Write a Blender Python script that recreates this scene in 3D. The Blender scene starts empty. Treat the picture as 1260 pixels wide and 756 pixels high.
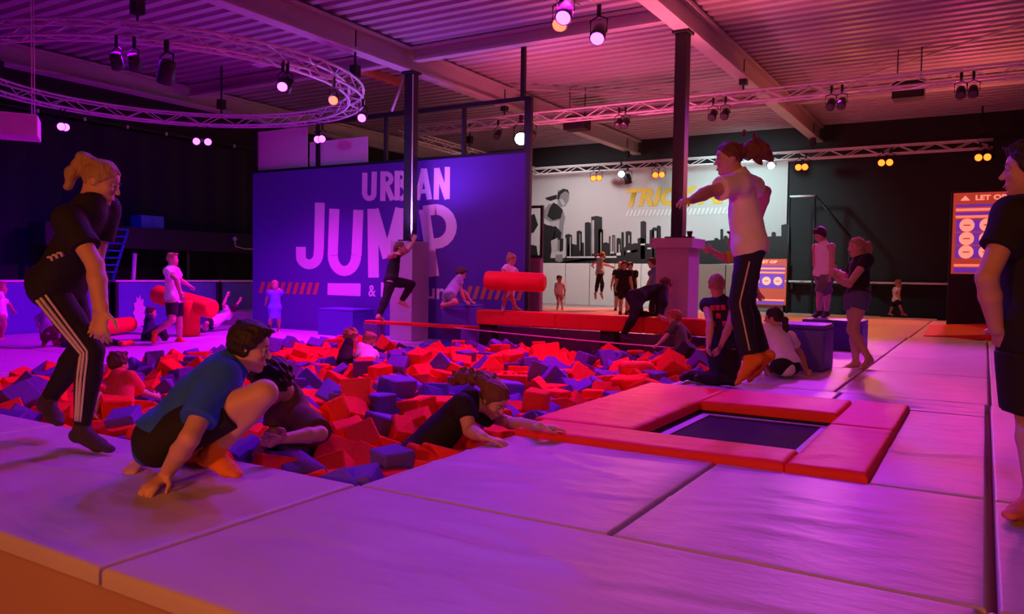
import bpy, bmesh, math, random
import numpy as np
from mathutils import Vector, Matrix, Quaternion

random.seed(7)
rng = np.random.default_rng(7)
scene = bpy.context.scene
C = bpy.data.collections.new('hall')
scene.collection.children.link(C)

# ------------------------------------------------------------------ camera
FPX = 969.0
def _rot(yaw, pitch, roll):
    cy, sy = math.cos(yaw), math.sin(yaw)
    fwd = np.array([-sy*math.cos(pitch), cy*math.cos(pitch), math.sin(pitch)])
    right = np.array([cy, sy, 0.0]); down = np.cross(fwd, right)
    c, s = math.cos(roll), math.sin(roll)
    return np.array([c*right-s*down, s*right+c*down, fwd])
RC = _rot(*np.radians([30.95, -2.42, .87]))
CAM = np.array([0, 0, 1.0])
cam = bpy.data.cameras.new('camera'); camo = bpy.data.objects.new('camera', cam); C.objects.link(camo)
cam.sensor_width = 36; cam.lens = FPX/1260*36; cam.clip_end = 200
m = Matrix.Identity(4)
for i in range(3):
    m[i][0] = RC[0][i]; m[i][1] = -RC[1][i]; m[i][2] = -RC[2][i]; m[i][3] = CAM[i]
camo.matrix_world = m
scene.camera = camo
def ray(x, y): return RC.T @ np.array([(x-630)/FPX, (y-378)/FPX, 1.0])
def G(x, y, z=0.0):                       # where a sight line meets the level z
    d = ray(x, y); return CAM + (z-CAM[2])/d[2]*d
def WY(x, y, Y):                          # ... or the upright plane at Y
    d = ray(x, y); return CAM + Y/d[1]*d
def WX(x, y, X):
    d = ray(x, y); return CAM + X/d[0]*d
def DEP(p): return float(RC[2] @ (np.asarray(p)-CAM))
def AD(x, y, dep): return CAM + dep*ray(x, y)

# ------------------------------------------------------------------ world, exposure, lights
w = bpy.data.worlds.new('world'); scene.world = w; w.use_nodes = True
w.node_tree.nodes['Background'].inputs[0].default_value = (.25, .12, .4, 1)
w.node_tree.nodes['Background'].inputs[1].default_value = .03
scene.view_settings.view_transform = 'Standard'
scene.view_settings.look = 'None'
scene.view_settings.exposure = 0.0
scene.view_settings.gamma = 1.0
scene.view_settings.use_curve_mapping = False

def spot(loc, to, col, power, ang=100, blend=.8, rad=.25):
    l = bpy.data.lights.new('stage_or_fill_lamp', 'SPOT'); l.color = col; l.energy = power
    l.spot_size = math.radians(ang); l.spot_blend = blend; l.shadow_soft_size = rad
    o = bpy.data.objects.new('stage_or_fill_lamp', l); C.objects.link(o); o.location = loc
    o.rotation_euler = (Vector(to)-Vector(loc)).to_track_quat('-Z', 'Y').to_euler()
    return o
# (lamp position, aim, beam angle, colour times watts)
LAMPS = [
 # on the round truss
 ((-10.2, 6.6, 4.0), (-9.5, 5.2, -.3), 120, 'ring_a'),
 ((-11.0, 11.3, 4.0), (-12.4, 9.5, -.3), 120, 'ring_b'),
 ((-12.0, 7.0, 4.0), (-11.2, 12.7, .8), 90, 'ring_c'),
 ((-9.3, 8.6, 4.0), (-8.2, 12.7, 1.2), 80, 'ring_d'),
 ((-14.0, 7.2, 4.0), (-16.0, 9.5, .2), 110, 'ring_e'),
 # on the short truss above the pit
 ((-4.7, 9.0, 4.45), (-6.8, 7.2, -.2), 115, 'pit_a'),
 ((-4.7, 9.6, 4.45), (-5.4, 5.0, -.2), 110, 'pit_b'),
 ((-4.7, 7.0, 4.45), (-2.6, 4.0, 0), 100, 'pit_c'),
 ((-4.7, 5.0, 4.45), (-3.6, 2.2, 0), 100, 'pit_d'),
 # on the middle truss
 ((-2.4, 15.5, 4.25), (-1.0, 9.0, 0), 90, 'mid_a'),
 ((.6, 15.5, 4.25), (.2, 8.0, 0), 90, 'mid_b'),
 ((-5.0, 15.5, 4.25), (-5.2, 11.5, 0), 90, 'mid_c'),
 # lower hall behind the camera
 ((-2.4, -2.6, 1.5), (-2.6, 1.5, -.4), 95, 'low_a'),
 ((1.4, -2.4, 3.6), (.6, 3.4, 0), 110, 'low_b'),
 # far truss
 ((-3.2, 22.8, 4.2), (-2.6, 18.0, 0), 110, 'far_a'),
 ((-.6, 22.8, 4.2), (-.8, 17.5, 0), 110, 'far_b'),
 ((-9.0, 22.6, 4.2), (-8.6, 19.0, 0), 110, 'far_c'),
 ((-11.5, 20.4, 4.2), (-11.5, 24, 1.8), 120, 'far_d'),
 ((-6.4, 20.6, 4.2), (-6.4, 24, 2.4), 110, 'far_e'),
 # added unseen uplights that brighten the roof, on plinths, trusses, pillar and stand
 ((-3.96, 11.94, 1.75), (-3.0, 9.8, 5.4), 125, 'up_a'),
 ((-9.48, 11.98, 1.75), (-8.6, 11.0, 5.4), 150, 'up_b'),
 ((-11.2, 6.2, 4.0), (-8.6, 4.2, 5.4), 165, 'up_c'),
 ((.0, 18.25, 3.0), (-1.2, 18.0, 5.4), 150, 'up_d'),
 ((-7.42, 13.2, 2.5), (-6.4, 15.0, 5.4), 150, 'up_e'),
 ((-4.7, 4.2, 4.2), (-3.6, 3.2, 5.4), 168, 'up_f'),
]
POWER = {
 'ring_a': (150, 0, 520), 'ring_b': (1450, 0, 1750), 'ring_c': (0, 27, 147), 'ring_d': (204, 53, 233), 'ring_e': (0, 0, 291),
 'pit_a': (2150, 8, 1700), 'pit_b': (200, 4, 110), 'pit_c': (110, 10, 720), 'pit_d': (40, 8, 170), 'mid_a': (850, 39, 1350),
 'mid_b': (380, 25, 190), 'mid_c': (330, 21, 420), 'low_a': (430, 95, 26), 'low_b': (340, 80, 0), 'far_a': (643, 199, 0),
 'far_b': (515, 24, 127), 'far_c': (1517, 260, 170), 'far_d': (374, 356, 358), 'far_e': (334, 581, 564), 'up_a': (1050, 150, 230),
 'up_b': (130, 48, 310), 'up_c': (0, 0, 0), 'up_d': (300, 50, 40), 'up_e': (520, 60, 150), 'up_f': (0, 0, 0),}
for loc_, to_, ang_, nm_ in LAMPS:
    c_ = POWER.get(nm_, (300, 300, 300)); m_ = max(c_)
    if m_ > 0: spot(loc_, to_, tuple(v/m_ for v in c_), m_, ang_, .85, .25).name = 'stage_or_fill_lamp'

# ------------------------------------------------------------------ materials
MATS = {}
def mat(name, col, rough=.6, var=.12, scale=6.0, bump=0.0, bscale=30.0, metal=0.0, stretch=(1, 1, 1), sheen=0.0, emit=None, es=0.0, spec=None):
    if name in MATS: return MATS[name]
    M = bpy.data.materials.new(name); M.use_nodes = True; nt = M.node_tree; b = nt.nodes['Principled BSDF']
    b.inputs['Roughness'].default_value = rough; b.inputs['Metallic'].default_value = metal
    tc = nt.nodes.new('ShaderNodeTexCoord'); mp = nt.nodes.new('ShaderNodeMapping'); mp.inputs['Scale'].default_value = stretch
    nt.links.new(tc.outputs['Object'], mp.inputs['Vector'])
    n = nt.nodes.new('ShaderNodeTexNoise'); n.inputs['Scale'].default_value = scale; n.inputs['Detail'].default_value = 4
    nt.links.new(mp.outputs[0], n.inputs['Vector'])
    mx = nt.nodes.new('ShaderNodeMix'); mx.data_type = 'RGBA'
    lo = [max(0, c*(1-var)) for c in col]; hi = [min(1, c*(1+var)) for c in col]
    mx.inputs[6].default_value = (*lo, 1); mx.inputs[7].default_value = (*hi, 1)
    nt.links.new(n.outputs['Fac'], mx.inputs[0]); nt.links.new(mx.outputs[2], b.inputs['Base Color'])
    if bump:
        n2 = nt.nodes.new('ShaderNodeTexNoise'); n2.inputs['Scale'].default_value = bscale; n2.inputs['Detail'].default_value = 3
        nt.links.new(mp.outputs[0], n2.inputs['Vector'])
        bp = nt.nodes.new('ShaderNodeBump'); bp.inputs['Strength'].default_value = bump; bp.inputs['Distance'].default_value = .02
        nt.links.new(n2.outputs['Fac'], bp.inputs['Height']); nt.links.new(bp.outputs[0], b.inputs['Normal'])
    if spec is not None: b.inputs['Specular IOR Level'].default_value = spec
    if sheen: b.inputs['Sheen Weight'].default_value = sheen
    if emit: b.inputs['Emission Color'].default_value = (*emit, 1); b.inputs['Emission Strength'].default_value = es
    MATS[name] = M
    return M
mat('vinyl_grey', (.50, .45, .52), .48, .10, 2.5, .55, 4, stretch=(1, 2.2, 1), spec=.38)
mat('vinyl_red', (.92, .035, .03), .55, .10, 3, .5, 9, spec=.3)
mat('vinyl_purple', (.20, .07, .50), .5, .1, 3, .2, 8)
mat('vinyl_blue', (.10, .05, .50), .5, .1, 3, .2, 8)
mat('foam_red', (.88, .045, .03), .95, .15, 9, .3, 60, spec=.15)
mat('foam_purple', (.16, .08, .46), .95, .15, 9, .3, 60, spec=.15)
mat('foam_black', (.03, .025, .04), .95, .15, 9, .3, 60)
mat('black_metal', (.015, .013, .016), .5, .1)
mat('black_paint', (.02, .02, .024), .8, .2, 1.5)
mat('curtain', (.022, .026, .034), .95, .25, 1.2, .5, 3, stretch=(1, 3, .2))
mat('alu', (.80, .77, .80), .4, .05, 8, metal=.15)
mat('roof_sheet', (.42, .36, .40), .42, .08, .8, stretch=(.3, 1, 1))
mat('steel_grey', (.50, .46, .45), .55, .08, 2)
mat('wall_purple', (.11, .03, .40), .75, .06, 1)
mat('letter', (.95, .72, .97), .75, .04)
mat('stripe_orange', (.62, .20, .10), .75, .06)
mat('pit_dark', (.04, .02, .05), .9, .2)
mat('plinth', (.46, .40, .46), .85, .08, 4, .1)
mat('brown_pad', (.30, .20, .18), .7, .08)
mat('banner', (.62, .60, .60), .6, .06, 1.2, .5, 2.5, stretch=(1, 1, .15))
mat('print_black', (.014, .012, .015), .6, .15)
mat('print_grey', (.28, .26, .27), .6, .15)
mat('print_light', (.52, .50, .50), .6, .1)
mat('print_yellow', (.85, .55, .05), .6, .05)
mat('print_white', (.85, .84, .84), .6, .04)
mat('white_pad', (.86, .82, .80), .6, .05)
mat('tramp_bed', (.022, .014, .04), .9, .25, 40, .15, 80, spec=.15)
mat('tramp_tape', (.45, .30, .75), .6, .05)
mat('floor_lower', (.22, .17, .15), .7, .12)
mat('front_board', (.40, .25, .22), .8, .1, 3)
mat('floor_left', (.52, .40, .60), .5, .08, 2, .2, 4)
mat('floor_far', (.55, .42, .40), .55, .12, 2)
mat('sign_red', (.62, .12, .08), .5, .06, emit=(.8, .09, .04), es=.35)  # sign colours glow by themselves, standing in for strong light on the boards
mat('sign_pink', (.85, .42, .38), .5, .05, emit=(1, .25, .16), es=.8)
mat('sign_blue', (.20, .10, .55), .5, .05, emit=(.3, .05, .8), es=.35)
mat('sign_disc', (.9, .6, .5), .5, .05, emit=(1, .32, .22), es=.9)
mat('white_paint', (.75, .75, .78), .5, .05)
mat('ladder_blue', (.03, .15, .55), .5, .1)
mat('crate_blue', (.05, .18, .5), .5, .1)
mat('strap_pink', (.85, .25, .5), .6, .05)
mat('mesh_grey', (.25, .22, .25), .7, .1)
mat('pale_lit_wall', (.88, .80, .82), .7, .06)
for n, c, s in (('lens_purple', (.60, .08, 1), 6), ('lens_orange', (1, .14, .012), 4), ('lens_white', (.75, 1, 1), 8), ('lens_red', (1, .1, .05), 4), ('lens_off', (.1, .08, .1), 0)):
    mat(n, c, .2, .01, emit=c, es=s)

# ------------------------------------------------------------------ helpers
def link(o, parent=None):
    C.objects.link(o)
    if parent is not None: o.parent = parent
    return o
def obj(name, me, material=None, parent=None, loc=None):
    o = bpy.data.objects.new(name, me); link(o, parent)
    if material is not None and not me.materials: me.materials.append(MATS[material] if isinstance(material, str) else material)
    if loc is not None: o.location = loc
    return o
def tag(o, label=None, cat=None, group=None, kind=None):
    if label: o['label'] = label
    if cat: o['category'] = cat
    if group: o['group'] = group
    if kind: o['kind'] = kind
    return o
def empty(name, loc): 
    o = bpy.data.objects.new(name, None); o.empty_display_size = .1; o.location = loc; return link(o)
def bm2me(bm, name='mesh', smooth=False):
    me = bpy.data.meshes.new(name); bm.normal_update(); bm.to_mesh(me); bm.free()
    if smooth: me.polygons.foreach_set('use_smooth', [True]*len(me.polygons))
    return me
def box_bm(lo, hi, bev=0.0, seg=2):
    bm = bmesh.new(); bmesh.ops.create_cube(bm, size=1)
    lo = Vector(lo); hi = Vector(hi)
    for v in bm.verts: v.co = Vector([(lo[i]+hi[i])/2+v.co[i]*(hi[i]-lo[i]) for i in range(3)])
    if bev: bmesh.ops.bevel(bm, geom=bm.edges[:], offset=bev, segments=seg, profile=.6, affect='EDGES')
    return bm
def box(name, lo, hi, material, parent=None, bev=0.0, kind=None, origin=None, smooth=False):
    lo = np.array(lo, float); hi = np.array(hi, float)
    og = np.array(origin) if origin is not None else (np.zeros(3) if parent is not None else np.array([(lo[0]+hi[0])/2, (lo[1]+hi[1])/2, lo[2]]))
    o = obj(name, bm2me(box_bm(lo-og, hi-og, bev), name), material, parent, og if parent is None else None)
    if kind: o['kind'] = kind
    return o
def tube_bm(bm, pts, r, seg=8, closed=False):
    pts = [Vector(p) for p in pts]; n = len(pts); rings = []
    up = Vector((0, 0, 1))
    for i, p in enumerate(pts):
        a = pts[i-1] if (i > 0 or closed) else p
        b = pts[(i+1) % n] if (i < n-1 or closed) else p
        t = (b-a).normalized(); u = t.cross(up)
        if u.length < 1e-3: u = t.cross(Vector((1, 0, 0)))
        u.normalize(); v = t.cross(u)
        rr = r[i] if hasattr(r, '__len__') else r
        rings.append([bm.verts.new(p+rr*(math.cos(2*math.pi*k/seg)*u+math.sin(2*math.pi*k/seg)*v)) for k in range(seg)])
    for i in range(n if closed else n-1):
        A, B = rings[i], rings[(i+1) % n]
        for k in range(seg): bm.faces.new((A[k], A[(k+1) % seg], B[(k+1) % seg], B[k]))
    if not closed: bm.faces.new(rings[0][::-1]); bm.faces.new(rings[-1])
    return bm
def tube(name, pts, r, material, parent=None, seg=8, closed=False, origin=None):
    og = Vector(origin) if origin is not None else (Vector((0, 0, 0)) if parent is not None else Vector(pts[0]))
    bm = tube_bm(bmesh.new(), [Vector(p)-og for p in pts], r, seg, closed)
    bmesh.ops.recalc_face_normals(bm, faces=bm.faces[:])
    return obj(name, bm2me(bm, name, True), material, parent, og if parent is None else None)
UNIT = bm2me(tube_bm(bmesh.new(), [(0, 0, -.5), (0, 0, .5)], 1, 5), 'brace')
UNIT.materials.append(MATS['alu'])
def bar(name, a, b, r, parent):           # shares one unit tube
    a = Vector(a); b = Vector(b); o = bpy.data.objects.new(name, UNIT); link(o, parent)
    d = b-a; o.location = (a+b)/2; o.rotation_mode = 'QUATERNION'; o.rotation_quaternion = d.to_track_quat('Z', 'Y'); o.scale = (r, r, d.length)
    return o
def poly_on_wall(name, polys, Y, material, parent, off=.006, og=(0, 0, 0)):
    """flat print: polygons given as sight-line pixels, laid on the upright plane at Y"""
    bm = bmesh.new()
    for P in polys:
        vs = [bm.verts.new(Vector(WY(x, y, Y-off))-Vector(og)) for x, y in P]
        bm.faces.new(vs)
    bmesh.ops.triangulate(bm, faces=bm.faces[:])
    bmesh.ops.recalc_face_normals(bm, faces=bm.faces[:])
    return obj(name, bm2me(bm, name), material, parent)
def strip(pts, wd):                       # a stroke of even width along pts (2D) as quads
    out = []; pts = [np.array(p, float) for p in pts]; L = []; R = []
    for i, p in enumerate(pts):
        a = pts[max(i-1, 0)]; b = pts[min(i+1, len(pts)-1)]; t = (b-a)/np.linalg.norm(b-a); n = np.array([-t[1], t[0]])
        ww = wd[i] if hasattr(wd, '__len__') else wd
        L.append(p+n*ww/2); R.append(p-n*ww/2)
    return [[L[i], L[i+1], R[i+1], R[i]] for i in range(len(pts)-1)]
def arc(cx, cy, rx, ry, a0, a1, n=10):
    return [(cx+rx*math.cos(math.radians(a0+(a1-a0)*i/n)), cy+ry*math.sin(math.radians(a0+(a1-a0)*i/n))) for i in range(n+1)]
def text_mesh(body, size, offset=0.0, shear=0.0, space=1.0):
    cu = bpy.data.curves.new('lettering', 'FONT'); cu.body = body; cu.size = size; cu.offset = offset; cu.shear = shear; cu.space_character = space
    cu.resolution_u = 3
    t = bpy.data.objects.new('lettering', cu); C.objects.link(t)
    bpy.context.view_layer.update()
    me = bpy.data.meshes.new_from_object(t.evaluated_get(bpy.context.evaluated_depsgraph_get()))
    bpy.data.objects.remove(t)
    return me
def wall_text(name, body, lo, width, height, Y, material, parent, og, shear=0.0, offset=0.0):
    me = text_mesh(body, 1.0, offset, shear)
    co = np.array([v.co[:] for v in me.vertices]); mn = co.min(0); sz = co.max(0)-mn
    for v in me.vertices:
        x = (v.co.x-mn[0])/sz[0]*width; z = (v.co.y-mn[1])/sz[1]*height
        v.co = (lo[0]+x-og[0], Y-og[1], lo[1]+z-og[2])
    me.materials.clear()
    return obj(name, me, material, parent)
def pad_me(x0, x1, y0, y1, thick, rnd=.016, amp=.006, n=26, seed=0, wr=None):
    """a stuffed vinyl pad: rounded edges, uneven wrinkled top; origin at its corner"""
    r = np.random.default_rng(seed); Lx, Ly = x1-x0, y1-y0
    nx = max(6, min(60, int(Lx*n))); ny = max(6, min(60, int(Ly*n)))
    def axis(L, k):
        e = min(rnd, L/4); return np.concatenate([[0, e*.13, e*.4, e*.7], np.linspace(e, L-e, k), [L-e*.7, L-e*.4, L-e*.13, L]])
    X = axis(Lx, nx); Yv = axis(Ly, ny); gx, gy = np.meshgrid(X, Yv, indexing='ij')
    ex = np.minimum(np.minimum(gx, Lx-gx), np.minimum(gy, Ly-gy)); e = min(rnd, Lx/4, Ly/4)
    q = np.clip(1-ex/e, 0, 1); z = thick-e*(1-np.sqrt(np.clip(1-q*q, 0, 1)))
    wv = np.zeros_like(gx)
    for _ in range(7):
        a = r.uniform(0, math.pi); f = r.uniform(2, 7); ph = r.uniform(0, 6.28)
        wv += np.sin(f*(gx*math.cos(a)+gy*math.sin(a))+ph+.8*np.sin(2.2*gx+r.uniform(0, 6))) / f
    z = z+amp*wv*np.clip(ex/.1, 0, 1)
    for (wx, wy, a, ln, wd, hh) in (wr or []):     # single creases
        u = (gx-wx)*math.cos(a)+(gy-wy)*math.sin(a); v = -(gx-wx)*math.sin(a)+(gy-wy)*math.cos(a)+.03*np.sin(u*5)
        z = z+hh*np.exp(-(v/wd)**2)*np.exp(-(u/ln)**4)
    nX, nY = gx.shape; V = np.stack([gx, gy, z], -1).reshape(-1, 3)
    idx = np.arange(nX*nY).reshape(nX, nY)
    Fs = np.stack([idx[:-1, :-1], idx[1:, :-1], idx[1:, 1:], idx[:-1, 1:]], -1).reshape(-1, 4).tolist()
    ring = np.concatenate([idx[:, 0], idx[-1, 1:], idx[-2::-1, -1], idx[0, -2:0:-1]])
    base = len(V); B = V[ring].copy(); B[:, 2] = 0; V = np.vstack([V, B]); k = len(ring)
    Fs += [[int(ring[i]), base+i, base+(i+1) % k, int(ring[(i+1) % k])] for i in range(k)]
    me = bpy.data.meshes.new('pad'); me.from_pydata(V.tolist(), [], Fs); me.update()
    me.polygons.foreach_set('use_smooth', [True]*len(me.polygons))
    return me
def pad(name, x0, x1, y0, y1, z0, thick, material, parent=None, **k):
    me = pad_me(x0, x1, y0, y1, thick, **k)
    return obj(name, me, material, parent, (x0, y0, z0))

# ================================================================== the setting
O3 = (0, 0, 0)
ZL = -.33                                  # level of the left floor
def slabs(name, boxes, material, kind='structure'):
    bm = bmesh.new()
    for lo, hi in boxes:
        b = box_bm(lo, hi); me = bm2me(b); bm.from_mesh(me); bpy.data.meshes.remove(me)
    return tag(obj(name, bm2me(bm, name), material), kind=kind)
floor = slabs('floor', [((-7.5, 1.56, -1.0), (4.5, 2.72, -.065)), ((-2.44, 2.72, -1.0), (4.5, 24, -.065))], 'front_board')
tag(floor, label='raised jumping deck covered with lilac padded mats')
mats = []
mats += [(-7.5, -5.02, 1.52, 2.775), (-5.0, -2.51, 1.52, 2.775), (-2.49, .02, 1.52, 2.775), (.04, 2.5, 1.52, 2.775), (2.52, 4.5, 1.52, 2.775)]
mats += [(-2.48, -1.22, 2.78, 4.17), (-1.20, .04, 2.78, 4.17), (.07, 1.6, 2.78, 4.17), (1.62, 4.5, 2.78, 4.17)]
mats += [(-.46, .04, 4.19, 6.72), (.07, 1.6, 4.19, 7.40), (1.62, 4.5, 4.19, 7.4)]
mats += [(-2.48, -1.06, 6.74, 7.40), (-1.04, .04, 6.74, 7.40)]
for y0, y1 in ((7.42, 9.46), (9.48, 11.2), (11.22, 13.2), (13.22, 15.2)):
    for x0, x1 in ((-2.48, -1.12), (-1.10, .06), (.08, 1.6), (1.62, 4.5)): mats.append((x0, x1, y0, y1))
for i, (x0, x1, y0, y1) in enumerate(mats):
    near = y0 < 7
    wr = [(rng.uniform(.2, .8)*(x1-x0), rng.uniform(.2, .8)*(y1-y0), rng.uniform(-.4, .4), rng.uniform(.2, .6), rng.uniform(.012, .035), rng.uniform(-.010, .014)) for _ in range(12 if near else 3)]
    pad('padded_mat', x0, x1, y0, y1, -.065, .065, 'vinyl_grey', floor, amp=.014, n=30 if near else 8, seed=i, wr=wr, rnd=.02 if y0 < 2 else .014)
# far floors
fl = slabs('floor_trick', [((-18, 12.95, -1.0), (-2.46, 24, -.02)), ((-7.35, 11.55, -1.0), (-2.46, 12.95, -.02))], 'floor_far'); fl['label'] = 'orange lit trick area floor beyond the pit'
k = 0
for y0 in (15.22, 17.5, 19.8):
    for x0, x1 in ((-2.46, -1.1), (-1.08, .2), (.22, 2.0)):
        pad('padded_mat', x0, x1, y0, y0+2.26, -.065, .065, 'floor_far', floor, amp=.02, n=6, seed=50+k); k += 1
lf = slabs('floor_left', [((-18.2, -1, -1.0), (-10.45, 13.2, ZL-.05)), ((-10.45, 11.3, -1.0), (-7.36, 12.9, ZL-.05))], 'floor_left'); lf['label'] = 'lower padded floor left of the pit'
k = 0
for y0, y1 in ((1.0, 3.9), (3.92, 6.8), (6.82, 9.7), (9.72, 12.7)):
    for x0, x1 in ((-18.1, -15.6), (-15.58, -13.0), (-12.98, -10.43)):
        pad('padded_mat', x0, x1, y0, y1, ZL-.05, .05, 'floor_left', lf, amp=.006, n=6, seed=80+k); k += 1
pad('padded_mat', -10.41, -8.9, 11.28, 12.74, ZL-.05, .05, 'floor_left', lf, n=6, seed=95); pad('padded_mat', -8.88, -7.37, 11.28, 12.74, ZL-.05, .05, 'floor_left', lf, n=6, seed=96)
# facing pads of the pit
for y0 in np.arange(2.9, 11.0, 2.05):
    box('edge_pad', (-10.45, y0, -1.1), (-10.36, min(y0+2.03, 11.7), ZL-.03), 'floor_left', lf, bev=.02)
pitf = slabs('floor_pit', [((-10.45, 2.7, -1.45), (-2.44, 11.8, -1.35))], 'pit_dark'); pitf['label'] = 'dark bottom of the foam pit'
for y0 in np.arange(2.78, 10.9, 2.05):
    box('edge_pad', (-2.53, y0, -1.1), (-2.44, min(y0+2.03, 11.4), -.07), 'vinyl_purple', floor, bev=.02)
for x0 in np.arange(-10.3, -2.6, 2.05):
    box('edge_pad', (x0, 2.72, -1.1), (x0+2.03, 2.80, -.07), 'vinyl_purple', floor, bev=.02)
lower = slabs('floor_lower', [((-18.2, -6, -1.25), (4.5, 1.56, -1.0))], 'floor_lower'); lower['label'] = 'floor of the lower hall in front of the deck'

# roof sheets, rafters, walls
CZ = 5.36
ys = []; per = .30
for i in range(int(26.5/per)):
    y = -2+i*per
    ys += [(y, 0), (y+.14, 0), (y+.165, .07), (y+.275, .07)]
xs = np.arange(-18.4, 4.8, 2.9)
V = [(x, y, CZ+z) for x in xs for y, z in ys]; n = len(ys)
Fc = [(i*n+j, i*n+j+1, (i+1)*n+j+1, (i+1)*n+j) for i in range(len(xs)-1) for j in range(n-1)]
me = bpy.data.meshes.new('ceiling'); me.from_pydata(V, [], Fc); me.update()
ceil = tag(obj('ceiling', me, 'roof_sheet'), 'corrugated steel roof sheets over the hall', kind='structure')
def ibeam(name, x, y0, y1, z0, z1, wd, axis='Y', material='steel_grey'):
    prof = [(-wd/2, z0), (wd/2, z0), (wd/2, z0+.05), (.02, z0+.05), (.02, z1-.05), (wd/2, z1-.05), (wd/2, z1), (-wd/2, z1), (-wd/2, z1-.05), (-.02, z1-.05), (-.02, z0+.05), (-wd/2, z0+.05)]
    bm = bmesh.new()
    A = [bm.verts.new((x+u, y0, z) if axis == 'Y' else (y0, x+u, z)) for u, z in prof]
    B = [bm.verts.new((x+u, y1, z) if axis == 'Y' else (y1, x+u, z)) for u, z in prof]
    for i in range(12): bm.faces.new((A[i], A[(i+1) % 12], B[(i+1) % 12], B[i]))
    bm.faces.new(A); bm.faces.new(B[::-1]); bmesh.ops.recalc_face_normals(bm, faces=bm.faces[:])
    return tag(obj(name, bm2me(bm, name), material), kind='structure')
ibeam('trim_1', -4.22, -1, 23.9, 4.88, 5.32, .26)['label'] = 'grey steel roof rafter over the tall plinth column'
ibeam('trim_2', -9.72, -1, 23.9, 4.88, 5.32, .26)['label'] = 'grey steel roof rafter over the column before the purple wall'
ibeam('trim_3', -16.4, -1, 23.9, 4.88, 5.32, .30)['label'] = 'grey steel roof rafter above the dark curtain'
ibeam('trim_4', 12.2, -9.6, -4.4, 5.06, 5.33, .18, 'X')['label'] = 'steel cross beam between the two columns'
ibeam('trim_5', 12.2, -16.3, -9.9, 5.06, 5.33, .18, 'X')['label'] = 'steel cross beam above the round truss'
ibeam('trim_6', 4.4, -9.6, -4.4, 5.06, 5.33, .18, 'X')['label'] = 'steel cross beam over the front mats'
ibeam('trim_7', 19.5, -9.6, 4.4, 5.10, 5.33, .14, 'X')['label'] = 'steel cross beam near the back wall'
def diag(name, a, b, label):
    t = tube(name, [a, b], .025, 'steel_grey', origin=None, seg=6); tag(t, label, kind='structure')
diag('trim_8', (-3.9, 19.4, 5.22), (3.8, 12.4, 5.22), 'thin roof brace crossing the right bay')
diag('trim_9', (-9.4, 15.5, 5.22), (-4.5, 19.4, 5.22), 'thin roof brace crossing the middle bay')
diag('trim_10', WY(497, 96, 12.2), WY(482, 137, 12.2), 'thin pale strut under the rafter beside the column head')
wb = slabs('wall_back', [((-18.4, 24.05, -1), (4.6, 24.3, 5.5))], 'black_paint'); wb['label'] = 'black painted back wall'
wr_ = slabs('wall_right', [((4.5, -6, -1.3), (4.7, 24.3, 5.5))], 'black_paint'); wr_['label'] = 'black painted right wall'
wfr = slabs('wall_front', [((-18.4, -6.2, -1.3), (4.7, -6, 5.5))], 'black_paint'); wfr['label'] = 'black painted wall behind the viewer'
# left wall: pleated dark curtain
V = []; N = 260
for i in range(N):
    y = -4+28*i/(N-1); x = -18.05+.05*math.sin(i*.9)
    V += [(x, y, -.4), (x, y, 4.35)]
me = bpy.data.meshes.new('wall_left'); me.from_pydata(V, [], [(2*i, 2*i+2, 2*i+3, 2*i+1) for i in range(N-1)]); me.update()
wl = tag(obj('wall_left', me, 'curtain'), 'dark pleated curtain wall behind the round truss', kind='structure')
slabs('wall_left_upper', [((-18.4, -6, -1), (-18.2, 24.3, 5.5))], 'black_paint')['label'] = 'dark left wall above the curtain'
tube('curtain_rail', [(-17.9, -4, 4.42), (-17.9, 23.9, 4.42)], .03, 'black_metal', wl)
for y in np.arange(9.5, 19, 1.05): box('rail_clip', (-17.88, y, 4.36), (-17.84, y+.05, 4.44), 'alu', wl)
# dark ledge along the curtain, low padded barrier
lg = box('ledge', (-17.7, 9.2, 1.45), (-17.0, 16.6, 1.95), 'black_paint', bev=.02)
tag(lg, 'long dark ledge along the curtain wall with a blue crate on it', 'ledge')
for y in (9.4, 12.8, 16.3): box('post', (-.1, y-12.9, -1.85), (.1, y-12.8, 0), 'black_metal', lg)
for i, (y0, y1) in enumerate(((7.75, 10.0), (10.3, 13.0), (13.05, 15.9))):
    b = empty('padded_barrier', (-16.4, (y0+y1)/2, ZL)); L = (y1-y0)/2
    tag(b, ['purple padded barrier panel behind the child with an outstretched arm', 'purple padded barrier panel with a pale splash print', 'purple padded barrier panel below the end of the dark ledge'][i], 'barrier')
    box('cushion', (-.1, -L, 0), (.1, L, 1.02), 'vinyl_blue', b, bev=.04)
    box('top_rail', (-.13, -L, 1.02), (.13, L, 1.06), 'alu', b)
    for s in (-1, 1): box('end_strip', (-.12, s*L-.06 if s > 0 else -L, 0), (.13, s*L if s > 0 else -L+.06, 1.02), 'black_paint', b)
    if i == 1:
        a = WX(171, 385, -16.3); bm = bmesh.new()
        vs = []
        for q in range(22):
            rr = 1.0 if q % 2 else .72
            vs.append(bm.verts.new((.115, a[1]-(y0+y1)/2+.16*rr*math.cos(q*math.pi/11), a[2]-ZL+.42*rr*math.sin(q*math.pi/11))))
        bm.faces.new(vs)
        mat('splash', (.8, .35, .8), .6, .05); obj('splash_print', bm2me(bm, 'splash'), 'splash', b)

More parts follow.
